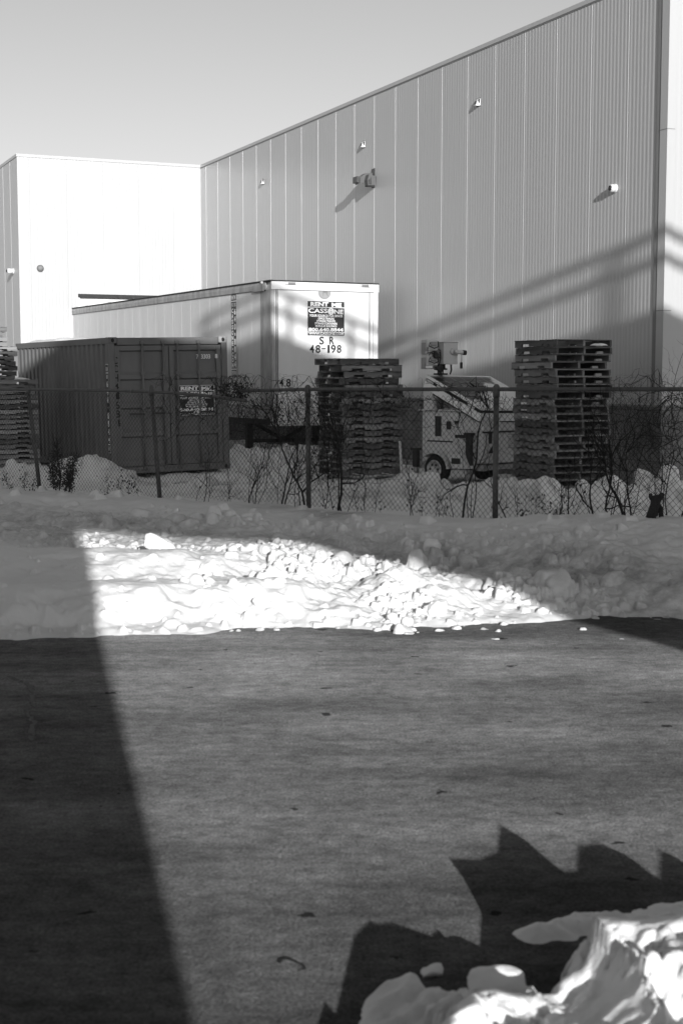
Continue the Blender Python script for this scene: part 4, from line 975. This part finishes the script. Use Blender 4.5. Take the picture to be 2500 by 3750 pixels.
MB().tube([(.257, .05, .228), (.49, .05, .228)], .024, 10).build('cross_arm', bright_metal, hd, True)
MB().tube([(.48, .05, .228), (.52, .05, .215), (.535, .05, .15), (.53, .05, .06), (.528, .05, .04)], .006, 5).build('cable', tower_dark, hd, True)
MB().box(.505, .03, -.075, .551, .07, .04, .01).build('plug', tower_dark, hd)
MB().tube([(.19, -.05, -.005), (.2, -.05, -.1), (.17, -.05, -.18)], .014, 6).build('cable', tower_dark, hd, True)
for z, dy in ((.18, 0), (-.085, 0)):
    lp = MB().box(-.40, -.10, z + .06, -.16, .10, z + .26, .012).build('flood_lamp', tower_paint, hd)
    MB().box(-.34, -.125, z + .14, -.21, -.101, z + .215, .01).build('lamp_driver', lamp_grey, hd)
    mb = MB()
    for x in (-.42, -.15): mb.box(x, -.05, z + .0, x + .014, .06, z + .2)
    mb.box(-.42, -.02, z, -.136, .02, z + .014); mb.build('bracket', lamp_grey, hd)
    mb = MB(); mb.tube([(-.37, -.13, z + .2), (-.42, -.15, z + .14), (-.3, -.16, z + .1), (-.2, -.15, z + .13), (-.19, -.13, z + .22)], .011, 5); mb.build('cable', tower_dark, hd, True)
MB().lathe([(-.165, .05), (-.13, .062), (-.12, .03)], 14, 'y', (-.245, 0, .16)).build('junction_box', tower_dark, hd)
mb = MB()
for q in (((-.42, -.12, .3), (-.44, -.14, .2), (-.3, -.15, .22), (-.25, -.15, .16)), ((-.25, -.15, .16), (-.15, -.16, .1), (-.14, -.14, .24), (-.2, -.15, .26)), ((-.25, -.15, .16), (-.38, -.15, .21), (-.4, -.14, .16)), ((-.16, -.14, .22), (-.13, -.13, .1), (-.16, -.13, -.02))): mb.tube(q, .010, 5)
mb.build('cable', tower_dark, hd, True)
MB().lathe([(-.14, .02), (-.13, .075), (-.06, .04), (.0, .03)], 18, 'y', (-.13, 0, -.075)).build('horn_speaker', tower_dark, hd, True)

# ------------------------------------------------------------------ chain-link fence
fe = empty('chain_link_fence', (FP0[0], FP0[1], 0), 0, 'old chain-link fence with one broken sagging rail and leaning posts', 'fence')
def W3(r, q, z): p = fence_pt(r) + FNRM * q - FP0; return (p[0], p[1], z)
def gsn(r, q=0):
    p = fence_pt(r) + FNRM * q; return snow_z(p[0], p[1])
PR = 3.05
def rail_top(r): return 1.83 + .007 * r
posts = [(-PR, -.2), (0, -.33), (PR, -.2), (2 * PR, -.015), (3 * PR, 0), (4 * PR, 0)]
for r0, ln_ in posts:
    mb = MB(); mb.tube([W3(r0, 0, -.1), W3(r0 + ln_, 0, rail_top(r0) - .02)], .0325, 12)
    p = mb.build('post', galv, fe, True)
    c = Vector(W3(r0 + ln_, 0, rail_top(r0)))
    mb = MB(); mb.lathe([(-.09, .04), (-.02, .04), (.03, .038), (.055, .022), (.06, .004)], 12, 'z', tuple(c)); mb.build('post_cap', galv, p, True)
    MB().lathe([(-.17, .036), (-.15, .036)], 12, 'z', (c.x - ln_ * 0, c.y, c.z)).build('tension_band', galv, p, True)
lr = [W3(-3.6, 0, 1.80), W3(-1, 0, 1.825), W3(.5, .0, 1.826), W3(2, .0, 1.827), W3(3.1, .0, 1.81), W3(4.0, .0, 1.775), W3(4.85, .03, 1.72), W3(4.92, .035, 1.715)]
MB().tube(lr, .024, 10).build('top_rail', galv, fe, True)
MB().tube([W3(4.75, -.03, rail_top(4.75) - .02), W3(6.1, 0, rail_top(6.1)), W3(9.15, 0, rail_top(9.15)), W3(15.5, 0, rail_top(15.5))], .024, 10).build('top_rail', galv, fe, True)
mb = MB()
for r in (1.3, 2.4, 3.4, 4.2): 
    k = [q for q in lr]; z = np.interp(r, [-3.6, -1, .5, 2, 3.1, 4, 4.85], [1.8, 1.825, 1.826, 1.827, 1.81, 1.775, 1.72]); mb.tube([W3(r - .02, 0, z), W3(r + .02, 0, z)], .029, 10)
mb.build('rail_sleeve', galv, fe, True)
# woven wire: every strand a zigzag that hooks its neighbours
def mesh_top(r):
    a = np.interp(r, [-3.6, .5, 2.4, 3.4, 4.6, 5.4, 6.1], [1.80, 1.80, 1.80, 1.77, 1.70, 1.76, 1.82]); return min(a, rail_top(r) - .0) - .01
mb = MB(); HWd = .039; DH = .037
kk = 0; r = -3.5
frn = lambda a, b, s: float(vnoise(np.array(a), np.array(b), s))
vs = []; fs = []
while r < 15.3:
    zt, zb = mesh_top(r), max(gsn(r) + .015, .03) + .01
    n = int((zt - zb) / DH); pts = []
    for i in range(n + 1):
        z = zt - i * DH; s = 1 if (i + kk) % 2 == 0 else -1
        wob = .05 * frn(r * .7, z * 1.3, 2) + .012 * frn(r * 3, z * 3, 5)
        q = .035 + .05 * frn(r * .6, z * .9, 7) + (.0015 * s)
        pts.append((r + s * HWd / 2 * 1.03 + wob, q, z + .03 * frn(r * .9, z * .8, 9)))
    b0 = len(vs); rad = .003
    for j, p in enumerate(pts):
        for a_ in range(3):
            t_ = 2.094 * a_; vs.append(W3(p[0] + rad * math.cos(t_), p[1] + rad * math.sin(t_), p[2] + rad * .3))
    for j in range(len(pts) - 1):
        for a_ in range(3): fs.append((b0 + j * 3 + a_, b0 + j * 3 + (a_ + 1) % 3, b0 + j * 3 + 3 + (a_ + 1) % 3, b0 + j * 3 + 3 + a_))
    r += HWd; kk += 1
mb.add(vs, fs); mb.build('wire_mesh', wire, fe, fixn=False)

# ------------------------------------------------------------------ shrubs, vines and dry weeds along the fence
ZMAX = 1.86
def grow(mb, rr, p, d, ln_, r0, depth, flat=.35, wig=.3, up=.1, nseg=6, kids=(2, 4)):
    """p, d in (along fence, out of fence, up)"""
    pts = [p]; cur = np.array(p, float); dv = np.array(d, float)
    for i in range(nseg):
        dv = dv + np.array([rr.gauss(0, wig), rr.gauss(0, wig * flat), rr.gauss(0, wig) + up]); dv /= np.linalg.norm(dv)
        cur = cur + dv * ln_ / nseg
        if cur[2] > ZMAX and dv[2] > 0: dv[2] *= -.4; dv[0] += rr.gauss(0, .6); dv /= np.linalg.norm(dv)
        cur[1] = max(min(cur[1], .3), -.45); pts.append(tuple(cur))
    mb.tube([W3(*q) for q in pts], r0, 5 if r0 > .008 else 3, r1=r0 * .45)
    if depth > 0:
        for _ in range(rr.randint(*kids)):
            i = rr.randint(1, nseg); dd_ = np.array([rr.gauss(0, .7), rr.gauss(0, .25), rr.uniform(.1, .9)])
            t_ = np.array(pts[i]) - np.array(pts[i - 1]); t_ = t_ / np.linalg.norm(t_); dd_ = dd_ * .8 + t_ * .7; dd_ /= np.linalg.norm(dd_)
            grow(mb, rr, pts[i], dd_, ln_ * rr.uniform(.35, .7), r0 * rr.uniform(.4, .6), depth - 1, flat, wig, up, max(4, nseg - 1), kids)
def r_of(x):            # photo column -> metres along the fence
    i = 10.66 - 45500 / (x + 4117.0); return i * PR
def shrub(x, label, stems, seed, leaves=0, q=-.06, name='bare_shrub', grp='bare shrubs along the fence'):
    """stems: (dr, lean, length, radius, depth)"""
    rr = random.Random(seed); r = r_of(x); z = gsn(r, q) - .03; p0 = fence_pt(r)
    o = empty(name, (FP0[0], FP0[1], 0), 0, label, 'shrub', grp)
    tk, tw = MB(), MB(); allp = []
    for dr, lean, ln_, rad, dep in stems:
        ln_ *= .82 if x < 2200 else 1
        pts = [(r + dr, q, z)]; dv = np.array([lean, 0, 1.]); cur = np.array(pts[0]); n = 9
        for i in range(n):
            dv = dv + np.array([rr.gauss(0, .22), rr.gauss(0, .08), .12]); dv /= np.linalg.norm(dv); cur = cur + dv * ln_ / n; cur[1] = max(min(cur[1], .2), -.35)
            if cur[2] > ZMAX - .12 and dv[2] > 0: dv[2] *= -.2; dv[0] += rr.gauss(0, .5); dv /= np.linalg.norm(dv)
            pts.append(tuple(cur))
        tk.tube([W3(*p) for p in pts], rad * .58, 6, r1=rad * .26); allp += pts[2:]
        for _ in range(rr.randint(4, 7) if dep > 0 else 1):
            i = rr.randint(2, n); d = np.array([rr.gauss(0, .8), rr.gauss(0, .2), rr.uniform(.2, 1)]); d /= np.linalg.norm(d)
            grow(tw, rr, pts[i], d, ln_ * rr.uniform(.25, .6), rad * rr.uniform(.28, .45), dep)
    tk.build('trunk', bark, o, True, fixn=False); tw.build('twigs', bark, o, True, fixn=False)
    if leaves:
        lf = MB()
        for _ in range(leaves):
            c = np.array(rr.choice(allp)) + np.array([rr.gauss(0, .05), rr.gauss(0, .04), rr.gauss(0, .05)]); s = rr.uniform(.008, .024)
            a, b = np.random.RandomState(rr.randrange(1 << 30)).normal(size=(2, 3)); a /= np.linalg.norm(a); b -= a * (a @ b); b /= np.linalg.norm(b)
            lf.add([W3(*(c + a * s)), W3(*(c + b * s * .6)), W3(*(c - a * s)), W3(*(c - b * s * .6))], [(0, 1, 2, 3)])
        lf.build('leaves', leafm, o, fixn=False)
    return o
shrub(205, 'dark leafy ivy clump beside the leaning fence post', [(0, .0, .9, .02, 1), (.12, .1, .8, .016, 1), (-.1, -.1, .6, .014, 1), (.25, .2, .5, .012, 1)], 101, 2400)
shrub(420, 'low dry weeds in front of the container corner sign', [(0, .2, .5, .007, 1), (.3, -.2, .45, .006, 1), (-.3, .1, .4, .006, 1), (.5, .2, .4, .006, 1)], 102, 170)
shrub(70, 'low dry weeds at the left edge before the low pallet stack', [(0, .2, .45, .006, 1), (.3, -.2, .4, .006, 1), (-.4, .1, .4, .006, 1)], 103, 200)
shrub(735, 'bare shrub with a forked stem under the fallen rail', [(0, -.05, 1.0, .013, 2), (-.15, -.35, .8, .008, 1), (.1, .4, .9, .008, 1)], 104, 10)
shrub(820, 'thin bare shrub left of the straight sapling', [(0, .1, .8, .008, 2), (.12, -.2, .7, .007, 1)], 105)
shrub(903, 'straight bare sapling before the trailer landing gear, on the left', [(0, 0, 1.35, .017, 1), (.02, .25, 1.0, .008, 1)], 106)
shrub(928, 'slim bare sapling with a wide V fork, close beside the straight sapling', [(0, .0, .75, .014, 2), (.02, .55, 1.1, .009, 1), (-.02, -.5, 1.0, .008, 1)], 107)
shrub(1022, 'thick double-stemmed bare shrub climbing the fence midway', [(0, .03, 1.4, .022, 2), (.07, .05, 1.35, .018, 2), (-.05, -.35, 1.1, .009, 1)], 108, 20)
shrub(1112, 'dense bare shrub leaning on the middle fence post', [(0, -.08, 1.5, .03, 2), (-.1, -.25, 1.4, .014, 2), (.06, .05, 1.3, .012, 1), (-.2, -.3, 1.1, .010, 1)], 109, 30)
shrub(1180, 'bare shrub just right of the middle fence post', [(0, .1, .9, .012, 2), (.1, -.2, .8, .008, 1)], 110, 25)
shrub(1232, 'thick dark vine trunk before the middle pallet stack', [(0, .0, 1.5, .036, 2), (.08, -.12, 1.4, .02, 2), (-.08, -.2, 1.3, .012, 2), (.15, .3, 1.0, .009, 1)], 111, 60)
shrub(1335, 'low twiggy bush before the right half of the middle pallet stack', [(0, .1, .6, .009, 2), (.15, .4, .7, .007, 1), (-.15, -.3, .6, .007, 1)], 112, 40)
shrub(1498, 'small V-shaped bare shrub left of the solar trailer wheel', [(0, -.35, .8, .012, 2), (.03, .5, .8, .010, 1), (0, .0, .6, .008, 1)], 113, 10)
shrub(1590, 'low dead weeds below the solar trailer wheel', [(0, .2, .4, .007, 1), (.12, -.2, .35, .006, 1), (-.2, .1, .3, .006, 1)], 114, 60)
shrub(1690, 'tall dark sapling left of the right fence post', [(0, -.03, 1.75, .026, 2), (.06, -.1, 1.1, .010, 1), (-.10, -.25, .6, .010, 0)], 115, 20)
shrub(1722, 'slender sapling bending right in front of the solar panel', [(0, .05, 1.7, .013, 2), (.06, -.1, 1.0, .008, 1)], 116)
shrub(1862, 'slanting bare stem right of the right fence post', [(0, -.5, .75, .016, 1), (.1, .4, .6, .007, 1)], 117, 40)
shrub(1950, 'low dead weeds before the snow peaks right of the right fence post', [(0, .1, .4, .006, 1), (.15, -.2, .35, .006, 1), (-.2, .2, .4, .006, 1), (.3, 0, .3, .006, 1)], 118, 120)
shrub(2042, 'thin upright dead stem before the tall pallet stack', [(0, 0, .6, .012, 1), (.03, .1, .5, .006, 1)], 119, 50)
shrub(2082, 'crooked dark sapling before the tall pallet stack', [(0, -.03, .75, .017, 1), (.02, .4, .7, .007, 1)], 120)
shrub(2165, 'gnarled bare shrub with paired trunks before the tall pallet stack', [(0, .12, 1.0, .022, 2), (.02, -.3, .9, .009, 1), (.25, -.15, 1.2, .022, 2), (.25, .1, 1.5, .009, 1)], 121, 40)
shrub(2296, 'broom-headed dark shrub right of the tall pallet stack', [(0, -.02, .95, .03, 3), (.05, .0, .9, .018, 2), (-.03, .05, .8, .015, 1), (.02, .3, .7, .008, 1)], 122, 20)
shrub(2395, 'spreading bare shrub between the broom-headed shrub and the stump', [(0, .3, .9, .012, 2), (.05, -.4, .8, .009, 1), (.1, -.05, 1.2, .009, 1)], 123, 20)
ZMAX = 9
shrub(2485, 'tall twiggy shrub rising above the rail at the right edge', [(0, .0, 1.55, .016, 2), (-.1, -.12, 1.45, .012, 2), (.12, .1, 1.5, .011, 2)], 124)
ZMAX = 1.95
shrub(2230, 'tall thin vine strands right of the tall pallet stack', [(0, .05, 1.6, .009, 2), (.2, -.1, 1.6, .008, 2)], 125)
ZMAX = 2.02
# vines tangled in the top of the mesh
def tangle(xa, xb, za, zb, n, label, seed, leaves=0, q=-.05, stretch=.5):
    rr = random.Random(seed); ra, rb = r_of(xa), r_of(xb)
    o = empty('vine_tangle', (FP0[0], FP0[1], 0), 0, label, 'vine', 'vines tangled in the fence')
    mb = MB()
    for _ in range(n):
        p = (rr.uniform(ra, rb), q + rr.gauss(0, .05), rr.uniform(za, zb)); d = np.array([rr.gauss(0, .6), rr.gauss(0, .12), rr.gauss(.15, .7)]); d /= np.linalg.norm(d)
        grow(mb, rr, p, d, rr.uniform(.25, stretch), rr.uniform(.003, .0065), 1, .25, .35, 0, 7, (1, 3))
    mb.build('strands', bark, o, True, fixn=False)
    if leaves:
        lf = MB()
        for _ in range(leaves):
            c = np.array([rr.uniform(ra, rb), q + rr.gauss(0, .1), rr.uniform(za, zb)]); s = rr.uniform(.012, .03)
            a, b = np.random.RandomState(rr.randrange(1 << 30)).normal(size=(2, 3)); a /= np.linalg.norm(a); b -= a * (a @ b); b /= np.linalg.norm(b)
            lf.add([W3(*(c + a * s)), W3(*(c + b * s * .6)), W3(*(c - a * s)), W3(*(c - b * s * .6))], [(0, 1, 2, 3)])
        lf.build('leaves', leafm, o, fixn=False)
tangle(800, 905, 1.72, 1.95, 55, 'leafy vine clump on top of the fallen rail end', 201, 260)
tangle(850, 1140, 1.15, 1.85, 105, 'dense bare vines woven through the mesh left of the middle post', 202, 60, stretch=.7)
tangle(1150, 1290, 1.0, 1.86, 60, 'dark bare vines woven through the mesh right of the middle post', 203, 40, stretch=.7)
tangle(1300, 1560, 1.6, 1.86, 40, 'thin bare vines along the rail above the middle pallet stack', 204, 10, stretch=.4)
tangle(1600, 1800, 1.65, 1.9, 16, 'short vine ends along the rail in front of the solar panel', 205, 0, stretch=.35)
tangle(2080, 2330, 1.35, 1.95, 26, 'bare vines on the rail right of the tall pallet stack', 206, 0, stretch=.6)
tangle(2360, 2520, 1.2, 2.0, 34, 'bare vines on the rail at the right edge', 207, 0, stretch=.7)
tangle(600, 800, 1.3, 1.8, 22, 'thin bare vines over the container doors below the rail', 208, 20, stretch=.7)
# stump
r = r_of(2468); z = gsn(r, .25); stp = empty('tree_stump', W3(r, .25, z) and tuple(np.array(W3(r, .25, z)) + np.array([FP0[0], FP0[1], 0])), 0, 'dark forked tree stump in the snow at the right end of the fence', 'tree stump')
mb = MB()
mb.tube([(-.13, 0, -.06), (-.085, 0, .08), (-.05, 0, .2), (-.03, 0, .31), (-.045, 0, .37)], .085, 10, r1=.07); mb.tube([(-.06, 0, .27), (-.115, .01, .35), (-.12, .02, .40)], .045, 8, r1=.03); mb.tube([(-.03, 0, .27), (.05, .01, .35), (.085, .02, .40)], .06, 8, r1=.045)
mb.tube([(-.02, .02, .28), (.055, .03, .16), (.07, .03, .0), (.09, .03, -.06)], .035, 8, r1=.05); mb.tube([(-.1, 0, .02), (-.2, -.03, -.03)], .07, 8, r1=.04)
mb.build('trunk', bark, stp, True); stp.scale = (.62, .62, .62)
for o in list(bpy.data.objects):
    if o.type == 'EMPTY': o.empty_display_size = .2
